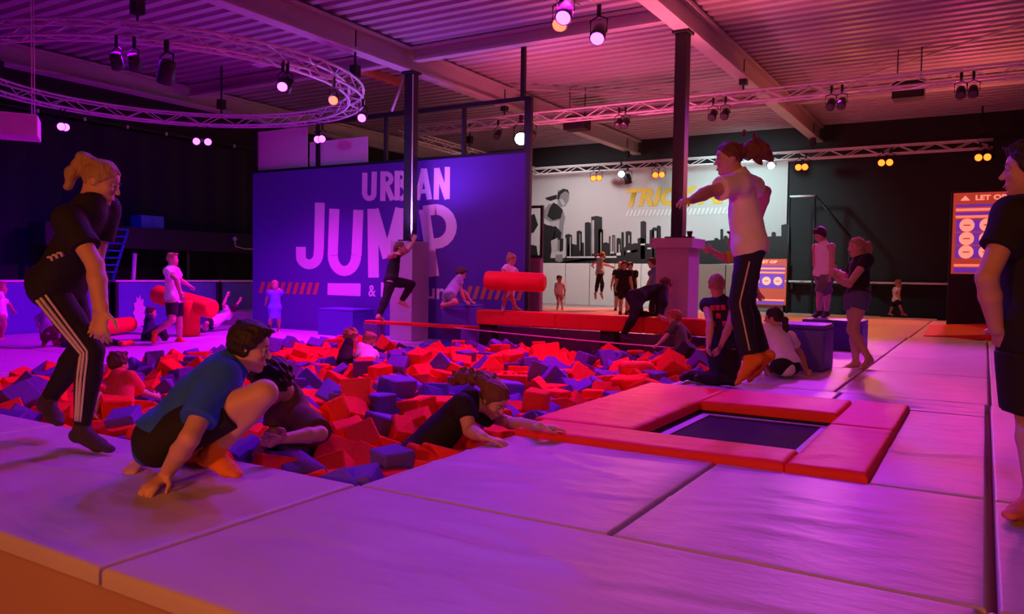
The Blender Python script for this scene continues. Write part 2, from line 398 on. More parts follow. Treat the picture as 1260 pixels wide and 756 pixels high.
# the purple partition with its lettering
WYY = 12.75
xL = WY(311, 300, WYY)[0]; xR = WY(645, 300, WYY)[0]; zT = (WY(311, 212, WYY)[2]+WY(645, 190, WYY)[2])/2
part = slabs('wall_partition', [((xL, WYY, ZL-.1), (xR, WYY+.16, zT))], 'wall_purple'); part['label'] = 'purple partition wall lettered URBAN JUMP and Parkour'
def zz(P): return [(280+x/2.906, 180+y/2.906) for x, y in P]
def letter(name, strokes):
    polys = []
    for i, (pts, wd) in enumerate(strokes):
        polys.append(([zz(q) for q in strip(pts, wd)], .004+.003*i))
    bm = bmesh.new()
    for ps, off in polys:
        for P in ps: bm.faces.new([bm.verts.new(Vector(WY(x, y, WYY-off))) for x, y in P])
    bmesh.ops.remove_doubles(bm, verts=bm.verts[:], dist=.0012); bmesh.ops.recalc_face_normals(bm, faces=bm.faces[:])
    obj(name, bm2me(bm, name), 'letter', part)
letter('letter_u', [([(491, 95), (490, 170)]+arc(507, 170, 16, 17, 180, 0)+[(523, 170), (525, 91)], 19)])
letter('letter_r', [([(556, 90), (555, 196)], 19), (arc(565, 117, 20, 19, -90, 90), 17), ([(568, 140), (590, 193)], 19)])
letter('letter_b', [([(607, 88), (606, 194)], 19), (arc(617, 111, 17, 16, -90, 90), 16), (arc(617, 163, 21, 25, -90, 90), 17)])
letter('letter_a', [([(702, 80), (678, 192)], 19), ([(703, 80), (722, 191)], 19), ([(686, 162), (716, 161)], 15)])
letter('letter_n', [([(748, 78), (746, 191)], 19), ([(748, 79), (785, 189)], 19), ([(786, 74), (785, 189)], 19)])
letter('letter_j', [([(330, 202), (327, 360), (325, 385)]+arc(292, 385, 33, 38, 0, 150)+[(262, 380), (262, 360)], 35)])
letter('letter_u', [([(382, 224), (376, 390)]+arc(418, 390, 42, 57, 180, 0)+[(461, 390), (468, 228)], 36)])
letter('letter_m', [([(522, 470), (519, 224)], 38), ([(522, 226), (572, 400)], 36), ([(572, 400), (618, 222)], 36), ([(618, 222), (626, 466)], 36)])
letter('letter_p', [([(703, 226), (738, 466)], 38), ([(700, 232), (745, 226)]+arc(745, 287, 56, 61, -90, 90)+[(720, 352)], 38)])
poly_on_wall('underline', [zz([(358, 490), (476, 491), (475, 537), (357, 532)])], WYY, 'letter', part)
a = WY(*zz([(504, 538)])[0], WYY); b = WY(*zz([(531, 497)])[0], WYY)
wall_text('lettering', '&', (a[0], a[2]), b[0]-a[0], b[2]-a[2], WYY-.006, 'letter', part, O3, offset=.02)
a = WY(*zz([(549, 540)])[0], WYY); b = WY(*zz([(776, 492)])[0], WYY)
wall_text('lettering', 'Parkour', (a[0], a[2]), b[0]-a[0], (b[2]-a[2]), WYY-.006, 'letter', part, O3, offset=.02)
def hatch(x0, x1, y0a, y0b, y1a, y1b, n, sl):
    for i in range(n):
        t0 = i/n; t1 = (i+.55)/n; X0 = x0+(x1-x0)*t0; X1 = x0+(x1-x0)*t1
        ya = lambda t: y0a+(y0b-y0a)*t
        yb = lambda t: y1a+(y1b-y1a)*t
        poly_on_wall('hazard_stripe', [[(X0+sl, ya(t0)), (X1+sl, ya(t1)), (X1, yb(t1)), (X0, yb(t0))]], WYY, 'stripe_orange', part)
hatch(318, 393, 347, 348, 361, 363, 9, 4)
hatch(572, 644, 352, 354, 368, 370, 8, 5)
# black frame standing on the partition
fr = empty('rigging_frame', (xL, WYY+.08, zT)); tag(fr, 'black tube frame standing on top of the purple partition', 'frame')
zf = WY(648, 120, WYY)[2]-zT
W = xR-xL
for px in (388, 472, 568, 645):
    x = WY(px, 180, WYY)[0]-xL; box('post', (x-.035, -.035, 0), (x+.035, .035, zf-.02), 'black_metal', fr)
box('post', (-.03, -.035, 0), (.04, .035, 1.0), 'black_metal', fr)
box('top_rail', (1.4, -.03, zf-.04), (W+.03, .03, zf+.04), 'black_metal', fr)
box('bottom_rail', (0, -.05, 0), (W, .05, .06), 'black_metal', fr)
box('drop_pole', (W-.16, -.04, zf), (W-.08, .04, CZ-zT-.05), 'black_metal', fr)
box('lit_wall_board', (-.02, .05, .06), (1.62, .07, .98), 'pale_lit_wall', fr)  # pale boards standing in for the lit wall and ceiling farther back
box('lit_wall_board', (1.70, .05, .06), (3.4, .07, .62), 'pale_lit_wall', fr)
pst = box('corner_post', (xR+.05, WYY-.05, -.02), (xR+.13, WYY+.03, zf+zT), 'black_metal'); tag(pst, 'tall black post at the right end of the purple partition', 'post')

# columns on plinths
def column(px0, cx, cy, hw, zb, zp, label, labelp, cap):
    t = box('column', (cx-.095, cy-.095, zp), (cx+.095, cy+.095, 4.88), 'black_metal'); tag(t, label, 'column')
    box('head_plate', (-.14, -.14, 4.88-zp-.04), (.14, .14, 4.88-zp), 'black_metal', t); box('base_plate', (-.17, -.17, 0), (.17, .17, .03), 'black_metal', t)
    p = empty('plinth', (cx, cy, zb)); tag(p, labelp, 'plinth')
    box('shaft', (-hw, -hw, 0), (hw, hw, zp-zb-(.16 if cap else 0)), 'plinth', p, bev=.015)
    if cap: box('capital', (-hw-.07, -hw-.07, zp-zb-.16), (hw+.07, hw+.07, zp-zb), 'plinth', p, bev=.012)
column(0, -9.68, 12.22, .27, ZL, 1.60, 'slim black steel column in front of the purple lettered wall', 'square padded plinth under the column before the purple wall', False)
column(0, -4.24, 12.22, .27, -.02, 1.60, 'slim black steel column between the mural and the jumping girl', 'grey plinth with a wider cap beside the climbing woman', True)
tube('cable_conduit', [(-9.55, 12.1, 1.6), (-9.55, 12.1, 4.8)], .012, 'alu')
tag(bpy.data.objects['cable_conduit'], 'thin pale conduit running up beside the black column', 'conduit')
for (x, y, lb) in ((-3.96, 11.94, 'small black lamp body added on the capped plinth to brighten the roof'), (-9.48, 11.98, 'small black lamp body added on the plinth before the purple wall to brighten the roof')):
    u_ = empty('added_uplight', (x, y, 1.6)); tag(u_, lb, 'lamp')  # lamp bodies added to house the invented roof uplights
    box('foot', (-.06, -.06, 0), (.06, .06, .02), 'black_metal', u_); tube('can', [(0, 0, .02), (0, 0, .10), (0, 0, .105)], [.03, .05, .035], 'black_metal', u_, 12)
# brown pad pillar with mirror by the partition end
p = empty('padded_pillar', (-7.42, 13.2, -.02)); tag(p, 'brown padded pillar at the end of the purple partition', 'pillar')
box('body', (-.15, -.06, 0), (.15, .08, 1.33), 'brown_pad', p, bev=.03)
mr = empty('open_frame', (-7.42, 13.2, 1.31)); tag(mr, 'open black frame standing on the brown padded pillar', 'frame')
for lo, hi in (((-.19, -.03, 0), (.17, .03, .05)), ((-.19, -.03, .95), (.17, .03, 1.0)), ((-.19, -.03, .05), (-.14, .03, .95)), ((.12, -.03, .05), (.17, .03, .95))): box('frame_bar', lo, hi, 'black_metal', mr)

# ------------------------------------------------------------------ mural on the back wall
MY = 24.0
mx0 = WY(648, 217, MY)[0]; mx1 = WY(970, 199, MY)[0]; mzt = 4.42; mzb = WY(750, 323, MY)[2]
ban = empty('mural_banner', ((mx0+mx1)/2, MY, mzb)); tag(ban, 'grey mural banner with black skyline, crouching athlete and yellow TRICK AREA lettering', 'banner')
BO = ((mx0+mx1)/2, MY, mzb)
box('cloth', (-(mx1-mx0)/2-2, -.01, -.05), ((mx1-mx0)/2, .03, mzt-mzb), 'banner', ban)
def mz(P): return [(640+x/5.4, 190+y/5.4) for x, y in P]
def mural(name, polys, material, off): return poly_on_wall(name, [mz(P) for P in polys], MY-.012, material, ban, off, BO)
mural('ground_print', [[(0, 700), (140, 690), (640, 685), (700, 610), (760, 590), (960, 600), (1400, 560), (1790, 540), (1790, 715), (1100, 735), (0, 765)]], 'print_black', .004)
blds = [(300, 535, 345), (315, 600, 375), (375, 512, 410), (405, 590, 425), (430, 455, 470), (472, 415, 545), (520, 500, 552), (552, 590, 590), (590, 548, 602), (612, 540, 632), (640, 560, 670), (672, 520, 690), (700, 515, 740), (800, 448, 838), (780, 560, 830), (860, 505, 890), (878, 490, 912), (908, 478, 935), (1008, 488, 1030), (1120, 600, 1150), (1290, 560, 1320), (1330, 500, 1350), (1352, 545, 1380), (1640, 560, 1668), (1670, 520, 1700), (1700, 590, 1730), (1735, 470, 1790)]
for x0, yt, x1 in blds:
    mural('tower_print', [[(x0, yt), ((x0+x1)/2, yt-6), (x1, yt+2), (x1, 695), (x0, 695)]], 'print_black', .006)
for x0, y0, x1, y1 in ((476, 440, 492, 660), (330, 550, 336, 690), (300, 560, 306, 680), (655, 600, 662, 660), (720, 540, 727, 590), (892, 510, 906, 600), (395, 530, 399, 640), (535, 520, 540, 650), (598, 556, 600, 670), (620, 548, 626, 660)):
    mural('light_streak', [[(x0, y0), (x1, y0-2), (x1, y1), (x0, y1)]], 'print_light', .008)
for x0, y0, x1, y1 in ((150, 660, 190, 668), (310, 680, 640, 688), (800, 596, 830, 604), (845, 622, 870, 630), (710, 640, 730, 652), (640, 655, 668, 672), (600, 650, 620, 658)):
    mural('light_streak', [[(x0, y0), (x1, y0-3), (x1, y1), (x0, y1)]], 'print_white', .009)
# the crouching athlete (flat print)
for P in ([(250, 240), (300, 230), (328, 262), (322, 310), (300, 345), (270, 352), (252, 330), (246, 290)], [(190, 330), (235, 330), (285, 375), (300, 420), (290, 470), (275, 640), (240, 640), (255, 500), (262, 440), (200, 450), (150, 420), (160, 370)], [(140, 560), (185, 560), (190, 668), (150, 668)], [(235, 668), (280, 664), (284, 706), (262, 718), (232, 706)]): mural('athlete_skin', [P], 'print_grey', .007)
for P in ([(245, 300), (250, 255), (285, 228), (318, 235), (328, 262), (300, 245), (270, 265), (258, 300)], [(165, 290), (205, 278), (245, 268), (244, 296), (205, 310), (180, 305)], [(220, 320), (250, 335), (285, 370), (270, 425), (215, 440), (180, 410), (195, 360)], [(140, 450), (180, 470), (240, 480), (275, 520), (270, 560), (205, 600), (200, 690), (150, 690), (140, 600)], [(262, 560), (288, 560), (285, 640), (262, 650)], [(40, 420), (95, 395), (120, 470), (90, 520), (40, 530)], [(40, 560), (70, 600), (110, 610), (120, 690), (40, 690)]): mural('athlete_dark', [P], 'print_black', .010)
for P in ([(190, 452), (258, 440), (255, 475), (215, 480)], [(262, 300), (280, 295), (300, 330), (285, 345)], [(205, 575), (250, 555), (245, 640), (210, 650)]): mural('athlete_light', [P], 'print_light', .012)
a = WY(*mz([(705, 352)])[0], MY); b = WY(944, 226, MY)
wall_text('lettering', 'TRICK AREA', (a[0]-BO[0]+0, a[2]-BO[2]+0), b[0]-a[0], .60, -.03, 'print_yellow', ban, (0, 0, 0), shear=.25, offset=.045)
for i in range(34):
    x = WY(770, 260, MY)[0]+(b[0]-a[0])*i/34-BO[0]; z0 = WY(790, 266, MY)[2]-BO[2]; z1 = z0+.2; dx = (b[0]-a[0])/34
    bm = bmesh.new(); bm.faces.new([bm.verts.new(q) for q in ((x, -.03, z0), (x+dx*.5, -.03, z0), (x+dx*1.1, -.03, z1), (x+dx*.6, -.03, z1))])
    obj('hatch_print', bm2me(bm, 'hatch'), 'print_white', ban)
# white wall pads under the mural
nP = 9; xx = np.linspace(mx0-2, WY(858, 340, MY)[0], nP+1)
for i in range(nP):
    o = box('wall_pad', (xx[i]+.01, MY-.12, -.02), (xx[i+1]-.01, MY, mzb-.04), 'white_pad', bev=.03)
    tag(o, 'white upright wall pad under the mural banner', 'wall pad', 'white wall pads under the mural')
xx = np.linspace(WY(858, 340, MY)[0]+.05, mx1, 4)
for i in range(3):
    o = box('wall_pad', (xx[i]+.01, MY-.12, -.02), (xx[i+1]-.01, MY, mzb-.04), 'brown_pad', bev=.03)
    tag(o, 'dark brown upright wall pad right of the capped plinth', 'wall pad', 'brown wall pads right of the plinth')
# blue lines on trick floor
for i, (pa, pb) in enumerate((((670, 373), (800, 376)), ((670, 384), (756, 381)), ((650, 379), (670, 384)))):
    A = Vector(G(*pa, -.015)); B = Vector(G(*pb, -.015)); d = (B-A).normalized()*.0; nrm = Vector((0, .22, 0))
    bm = bmesh.new(); bm.faces.new([bm.verts.new(q) for q in (A-nrm, B-nrm, B+nrm, A+nrm)])
    obj('floor_line', bm2me(bm, 'line'), 'vinyl_blue', fl)
# safety sign boards
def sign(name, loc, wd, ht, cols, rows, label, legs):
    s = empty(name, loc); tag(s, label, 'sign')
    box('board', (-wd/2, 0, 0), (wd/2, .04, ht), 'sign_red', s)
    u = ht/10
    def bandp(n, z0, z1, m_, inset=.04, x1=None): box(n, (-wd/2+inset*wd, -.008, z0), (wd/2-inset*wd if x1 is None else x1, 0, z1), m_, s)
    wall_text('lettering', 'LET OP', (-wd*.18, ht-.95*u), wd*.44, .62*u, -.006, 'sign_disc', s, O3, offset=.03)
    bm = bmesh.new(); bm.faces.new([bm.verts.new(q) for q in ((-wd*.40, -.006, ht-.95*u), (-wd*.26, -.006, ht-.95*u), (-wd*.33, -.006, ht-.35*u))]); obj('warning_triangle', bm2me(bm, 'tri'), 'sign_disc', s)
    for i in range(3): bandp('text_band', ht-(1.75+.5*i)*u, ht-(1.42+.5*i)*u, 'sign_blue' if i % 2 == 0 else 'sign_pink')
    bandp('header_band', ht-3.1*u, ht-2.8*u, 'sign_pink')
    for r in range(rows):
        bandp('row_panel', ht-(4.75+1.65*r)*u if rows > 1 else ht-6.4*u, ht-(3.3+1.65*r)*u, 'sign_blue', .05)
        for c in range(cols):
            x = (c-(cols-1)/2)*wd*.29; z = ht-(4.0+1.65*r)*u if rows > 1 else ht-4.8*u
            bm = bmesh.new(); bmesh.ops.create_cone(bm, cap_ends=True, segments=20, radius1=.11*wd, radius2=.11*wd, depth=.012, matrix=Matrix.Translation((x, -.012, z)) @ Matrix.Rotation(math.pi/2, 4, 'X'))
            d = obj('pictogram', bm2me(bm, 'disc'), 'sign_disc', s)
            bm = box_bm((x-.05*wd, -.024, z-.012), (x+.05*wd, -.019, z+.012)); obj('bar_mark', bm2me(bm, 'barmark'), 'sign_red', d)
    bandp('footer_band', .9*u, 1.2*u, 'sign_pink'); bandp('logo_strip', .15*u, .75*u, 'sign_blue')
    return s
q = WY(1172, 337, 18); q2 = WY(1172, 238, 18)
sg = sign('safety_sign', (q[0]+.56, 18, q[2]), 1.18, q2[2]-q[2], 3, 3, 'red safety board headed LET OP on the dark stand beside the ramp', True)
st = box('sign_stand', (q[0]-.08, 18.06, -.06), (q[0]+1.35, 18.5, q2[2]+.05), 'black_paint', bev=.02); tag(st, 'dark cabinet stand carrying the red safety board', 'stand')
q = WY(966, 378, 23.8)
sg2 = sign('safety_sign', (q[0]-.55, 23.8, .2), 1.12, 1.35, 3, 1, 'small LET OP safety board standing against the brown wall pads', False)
# dark stair rail by the mural
sr = empty('stair_rail', (-5.0, 23.2, -.02)); tag(sr, 'dark handrail frame with a pale top bar right of the mural', 'railing')
A = Vector(WY(972, 242, 23.2))-Vector((-5.0, 23.2, -.02)); B = Vector(WY(1003, 241, 23.2))-Vector((-5.0, 23.2, -.02)); D = Vector(WY(1046, 292, 23.2))-Vector((-5.0, 23.2, -.02))
tube('top_bar', [A, B], .03, 'alu', sr); tube('slope_bar', [B, D], .04, 'black_metal', sr); tube('post', [B, (B.x, 0, 0)], .03, 'black_metal', sr); tube('post', [D, (D.x, 0, 0)], .03, 'black_metal', sr); tube('post', [A, (A.x, 0, 0)], .03, 'black_metal', sr)
lb = box('wall_ledge', (-5.0, 23.7, .88), (-.5, 23.95, .93), 'alu'); tag(lb, 'thin pale ledge along the black back wall', 'ledge')
for x in (-4.8, -2.7, -.7): box('bracket', (x+2.75-.03, -.1, -.2), (x+2.75+.03, .1, 0), 'black_metal', lb)
kb = box('floor_kerb', (-5.0, 22.3, -.06), (-1.0, 22.5, .02), 'white_pad', bev=.01); tag(kb, 'pale kerb strip in front of the black back wall', 'kerb')
# ramp
A = G(1140, 413); bm = bmesh.new()
vs = [(-.9, 15.6, 0), (2.0, 15.6, 0), (2.0, 17.6, 0), (-.9, 17.6, 0), (-.9, 17.6, .12), (2.0, 15.6, .22), (2.0, 17.6, .30), (-.9, 15.6, .02)]
vv = [bm.verts.new(Vector(v)-Vector((.5, 16.5, 0))) for v in vs]
for f in ((0, 1, 2, 3), (7, 5, 6, 4), (0, 7, 5, 1), (1, 5, 6, 2), (2, 6, 4, 3), (3, 4, 7, 0)): bm.faces.new([vv[i] for i in f])
bmesh.ops.recalc_face_normals(bm, faces=bm.faces[:])
tag(obj('wedge_ramp', bm2me(bm, 'ramp'), 'vinyl_red', None, (.5, 16.5, 0)), 'low red wedge ramp in front of the safety board stand', 'ramp')

# ================================================================== trampoline
tr = empty('trampoline', (-1.47, 5.45, 0)); tag(tr, 'sunken trampoline with a dark bed and red padded frame', 'trampoline')
TX, TY = -1.47, 5.45
obj('bed', pad_me(0, 1.20, 0, 1.70, .012, rnd=.01, amp=.002, n=14, seed=3), 'tramp_bed', tr, (-1.95-TX, 4.40-TY, -.062))
box('bed_tape', (-1.81-TX, 4.42-TY, -.05), (-1.75-TX, 5.88-TY, -.042), 'tramp_tape', tr)
box('bed_tape', (-1.75-TX, 5.86-TY, -.05), (-.84-TX, 5.89-TY, -.042), 'tramp_tape', tr)
box('bed_tape', (-.95-TX, 4.42-TY, -.05), (-.90-TX, 5.86-TY, -.042), 'tramp_tape', tr)
def fpad(x0, x1, y0, y1, z, seed, wr=None, th=.075):
    o = obj('frame_pad', pad_me(x0, x1, y0, y1, th, rnd=.03, amp=.012, n=26, seed=seed, wr=wr), 'vinyl_red', tr, (0, 0, 0)); o.location = (x0-TX, y0-TY, z)
    for v in o.data.vertices: pass
    return o
def offm(me, x0, y0): return me
fpad(-2.56, -1.86, 4.58, 6.70, -.03, 11, [(.3, .3+.22*i, 0, .4, .012, .007) for i in range(8)])
fpad(-2.48, -.86, 4.19, 4.57, -.03, 12, [(.2, .2, .3, .3, .015, .008), (1.2, .15, .2, .3, .02, -.006)])
fpad(-1.85, -.87, 5.96, 6.70, -.03, 13)
fpad(-.855, -.46, 4.19, 5.52, -.03, 14, [(.1, .25, .9, .15, .03, .012), (.2, 1.2, .1, .3, .02, .012)])
fpad(-.855, -.46, 5.53, 6.71, -.03, 15, [(.2, .08, .1, .3, .02, .012)])
box('frame_rail', (-1.90-TX, 4.40-TY, -.064), (-1.86-TX, 6.02-TY, -.032), 'black_metal', tr); box('frame_rail', (-.86-TX, 4.40-TY, -.064), (-.82-TX, 6.02-TY, -.032), 'black_metal', tr)
box('frame_rail', (-1.90-TX, 5.98-TY, -.064), (-.82-TX, 6.04-TY, -.032), 'black_metal', tr); box('frame_rail', (-1.90-TX, 4.38-TY, -.064), (-.82-TX, 4.44-TY, -.032), 'black_metal', tr)

# ================================================================== pit furniture
bmz = .13
rb = empty('padded_beam', (-5.25, 11.32, bmz)); tag(rb, 'long red padded beam along the far edge of the foam pit', 'beam')
xs_ = [-7.42, -5.9, -4.4, -3.08]
for i in range(3): box('beam_pad', (xs_[i]+5.25+.004, -.14, 0), (xs_[i+1]+5.25-.004, .14, .25), 'vinyl_red', rb, bev=.03)
for x in (-7.25, -5.0, -3.3): box('support', (x+5.25-.12, -.1, -bmz-.4), (x+5.25+.12, .1, 0), 'black_paint', rb)
for i, x0 in enumerate(np.linspace(-7.35, -3.1, 4)[:3]):
    o = box('pit_screen', (x0, 11.475, -1.1), (x0+1.41, 11.54, .1), 'vinyl_purple', bev=.02); tag(o, 'dark purple screen pad below the red beam', 'pad', 'screen pads below the red beam')
o = box('padded_beam', (-3.05, 10.95, -.0), (-2.5, 11.3, .27), 'vinyl_red', bev=.03); tag(o, 'short red padded block at the right end of the pit', 'block')
# slackline over the pit
A = np.array(G(560, 404, .06)); B = np.array([-2.46, 9.85, .05]); 
bm = bmesh.new(); P = [A+(B-A)*t+np.array([0, 0, -.02*math.sin(math.pi*t)]) for t in np.linspace(0, 1, 9)]
V0 = [[bm.verts.new(Vector(p-A)+Vector(d)) for d in ((0, -.03, 0), (0, .03, 0), (0, .03, .012), (0, -.03, .012))] for p in P]
for a, b in zip(V0, V0[1:]):
    for k in range(4): bm.faces.new((a[k], a[(k+1) % 4], b[(k+1) % 4], b[k]))
bmesh.ops.recalc_face_normals(bm, faces=bm.faces[:])
tag(obj('slackline', bm2me(bm, 'slackline'), 'strap_pink', None, A), 'thin pink slackline strap stretched over the far foam', 'strap')
# boxes
def vault(lo, hi, label, m_='vinyl_purple', bev=.02):
    e = empty('vault_box', ((lo[0]+hi[0])/2, (lo[1]+hi[1])/2, lo[2])); tag(e, label, 'box'); c = e.location
    box('body', np.array(lo)-c, np.array(hi)-c-np.array([0, 0, .05]), m_, e, bev=bev)
    box('lid', np.array(lo)-c+np.array([0, 0, hi[2]-lo[2]-.05]), np.array(hi)-c, m_, e, bev=bev)
    return e
a = WY(391, 379, 11.95); b = WY(434, 378, 11.95)
vault((a[0], 11.95, ZL), (b[0], 12.6, a[2]), 'wide purple vault box before the J and U of the lettered wall', 'vinyl_blue')
a = WY(543, 374, 11.5); b = WY(577, 375, 11.5)
vault((a[0], 11.5, ZL), (b[0], 12.0, a[2]), 'purple vault box with a boy kneeling on it', 'vinyl_blue')
vault((-1.96, 8.86, 0), (-1.44, 9.46, .50), 'purple vault box beside the seated girl in white', 'vinyl_blue')
vault((-2.22, 11.75, 0), (-1.42, 12.35, .42), 'purple vault box with a boy standing on it', 'vinyl_blue')
bb = empty('low_beam', (-9.0, 11.42, ZL)); tag(bb, 'low red topped beam the running person stands on', 'beam')
a = WY(452, 394, 11.42); b = WY(592, 399, 11.42)
box('top', (a[0]+9.0, -.09, a[2]-ZL-.06), (b[0]+9.0, .09, a[2]-ZL), 'vinyl_red', bb, bev=.01)
for x0 in (a[0]+9.0, b[0]+9.0-.35): box('support_block', (x0, -.12, 0), (x0+.34, .12, a[2]-ZL-.06), 'vinyl_purple', bb, bev=.01)
# red foam rolls
def roll(a, b, r, label, m_='vinyl_red', group=None):
    a = Vector(a); b = Vector(b); d = (b-a).normalized(); L = (b-a).length
    pts = [a, a+d*.004, a+d*.02, a+d*.05, a+(b-a)*.33, a+(b-a)*.66, b-d*.05, b-d*.02, b-d*.004, b]; rr = [r*.6, r*.75, r*.92, r, r*1.01, r*1.01, r, r*.92, r*.75, r*.6]
    o = tube('foam_roll', pts, rr, m_, seg=24); tag(o, label, 'foam roll'); return o
dR = 13.3
roll(AD(597, 345, dR-.25), AD(671, 348, dR-.55), .155, 'red foam roll carried by the small girl in a white top')
a = G(233, 414, ZL); roll((a[0], a[1], ZL), (a[0], a[1], ZL+.72), .20, 'upright red foam roll behind the walking boy')
roll(AD(192, 362, 16.0), AD(262, 381, 15.4), .19, 'tilted red foam roll leaning behind the walking boy')
a = G(110, 416, ZL); b = G(163, 411, ZL); roll((a[0], a[1], ZL+.17), (b[0], b[1], ZL+.2), .15, 'red foam roll lying by the barrier behind the stooping woman')
a = AD(762, 440, 8.6); b = AD(803, 438, 8.6); roll((a[0], a[1], -.02), (b[0], b[1], -.02), .085, 'red foam roll lying on the foam cubes')
# blue ladder, crate, white tube, wall lamp on the left
ld = empty('ladder', WX(124, 332, -16.9)); tag(ld, 'blue ladder leaning behind the purple barrier', 'ladder')
A = Vector(WX(124, 335, -16.9)); B = Vector(WX(138, 282, -16.9)); og = Vector(ld.location)
for dy in (0, .38):
    tube('rail', [Vector((A.x-.25, A.y-.3, ZL))-og+Vector((0, dy, 0)), B-og+Vector((0, dy, 0))], .035, 'ladder_blue', ld)
for i in range(7):
    p = A+(B-A)*(i/6.0)-og; tube('rung', [p+Vector((0, 0, 0)), p+Vector((0, .38, 0))], .02, 'ladder_blue', ld)
a = WX(169, 284, -17.3); 
cr = empty('crate', (-17.35, a[1]+.3, 1.955)); tag(cr, 'small blue plastic crate on the dark ledge', 'crate')
box('base', (-.2, -.3, 0), (.2, .3, .03), 'crate_blue', cr)
for lo, hi in (((-.2, -.3, .03), (-.17, .3, .3)), ((.17, -.3, .03), (.2, .3, .3)), ((-.17, -.3, .03), (.17, -.27, .3)), ((-.17, .27, .03), (.17, .3, .3)), ((.2, -.02, .03), (.215, .02, .3))): box('side', lo, hi, 'crate_blue', cr)
A = Vector(WX(160, 345, -16.8)); B = Vector(WX(166, 312, -16.8))
o = tube('white_tube', [Vector((A.x, A.y, ZL)), B], .045, 'white_paint'); tag(o, 'white tube standing behind the purple barrier', 'tube')
A = WX(289, 294, -16.9); lm = empty('wall_lamp', A); tag(lm, 'small white ball lamp on a bracket left of the lettered wall', 'lamp')
bm = bmesh.new(); bmesh.ops.create_uvsphere(bm, u_segments=12, v_segments=8, radius=.055); obj('globe', bm2me(bm, 'globe', True), 'white_paint', lm)
tube('bracket', [(0, 0, -.05), (0, .02, -.2), (0, .3, -.25), (0, .75, -.25)], .012, 'alu', lm)
# heater
hc = AD(18, 157, 9.2); ht = empty('ceiling_heater', hc); tag(ht, 'white box shaped fan heater hanging at the left', 'heater')
hx = Vector((.86, .52, 0)); hy = Vector((-.52, .86, 0))
def obox(name, lo, hi, m_, parent):
    o = box(name, lo, hi, m_, parent, bev=.012); o.rotation_euler = (0, 0, math.radians(58)); return o
obox('housing', (-.25, -.28, -.12), (.25, .24, .13), 'white_paint', ht)
for i in range(6): obox('louvre', (-.2, .24, -.09+i*.032), (.2, .265, -.075+i*.032), 'mesh_grey', ht)
for dx, dy in ((-.2, -.2), (.2, -.2), (-.2, .2), (.2, .2)): tube('hanger_rod', [(dx*.5-dy*.8, dx*.8+dy*.5, .13), (dx*.5-dy*.8, dx*.8+dy*.5, CZ-hc[2])], .006, 'alu', ht)

# ================================================================== trusses
def truss(name, path, label, half=.13, closed=False, up=(0, 0, 1), hang=()):
    P = [Vector(p) for p in path]; n = len(P); t = empty(name, P[0]); tag(t, label, 'truss'); og = P[0]
    offs = []
    for i in range(n):
        a = P[i-1] if (i or closed) else P[i]; b = P[(i+1) % n] if (i < n-1 or closed) else P[i]
        d = (b-a).normalized(); s = d.cross(Vector((0, 0, 1))).normalized()
        offs.append((P[i]+s*half-Vector((0, 0, half*.8)), P[i]-s*half-Vector((0, 0, half*.8)), P[i]+s*half+Vector((0, 0, half*.8)), P[i]-s*half+Vector((0, 0, half*.8))))
    for c in range(4): tube('chord', [o[c]-og for o in offs], .022, 'alu', t, 6, closed)
    m_ = n if closed else n-1
    for i in range(m_):
        j = (i+1) % n
        for k, (p, q) in enumerate(((0, 2), (1, 3), (0, 1), (2, 3))):
            if k == 3 and i % 2: continue
            a, b = (p, q) if i % 2 == 0 else (q, p)
            bar('brace', offs[i][a]-og, offs[j][b]-og, .011, t)
    for (x, y, z0) in hang: 
        tube('hanger', [Vector((x, y, z0+.12))-og, Vector((x, y, CZ))-og], .02, 'black_metal', t); box('hoist', Vector((x-.07, y-.07, z0+.25))-og, Vector((x+.07, y+.07, z0+.45))-og, 'black_metal', t)
    return t
RZ = 4.2; RX, RY, RR = -12.35, 8.85, 3.2
ringp = [(RX+RR*math.cos(2*math.pi*i/54), RY+RR*math.sin(2*math.pi*i/54), RZ) for i in range(54)]
truss('round_truss', ringp, 'large round aluminium lighting truss hanging over the left floor', closed=True, hang=((RX+RR*math.cos(a), RY+RR*math.sin(a), RZ) for a in (-.75, .6, 2.2, 3.6)))
def line(a, b, st=.42):
    a = np.array(a); b = np.array(b); n = int(np.linalg.norm(b-a)/st); return [a+(b-a)*i/n for i in range(n+1)]
T1Y, T2Y = 15.7, 23.0
truss('straight_truss', line((-12.6, T1Y, 4.52), (4.2, T1Y, 4.52)), 'long straight lighting truss crossing the middle of the hall', hang=[(x, T1Y, 4.52) for x in (-9.7, -4.2, .5)])
z2 = WY(650, 212, T2Y)[2]
truss('straight_truss', line((-13.6, T2Y, z2), (.05, T2Y, z2)), 'straight lighting truss with orange lamps above the mural', hang=[(x, T2Y, z2) for x in (-9.7, -4.2, -.2)])
truss('straight_truss', line((-12.9, 15.95, 4.52), (-12.9, 22.6, 4.4)), 'short lighting truss seen behind the black frame', hang=[(-12.9, 19, 4.5)])
truss('straight_truss', line((-4.75, 3.0, 4.75), (-4.75, 9.75, 4.75), .4), 'short lighting truss hanging above the foam pit', half=.11)

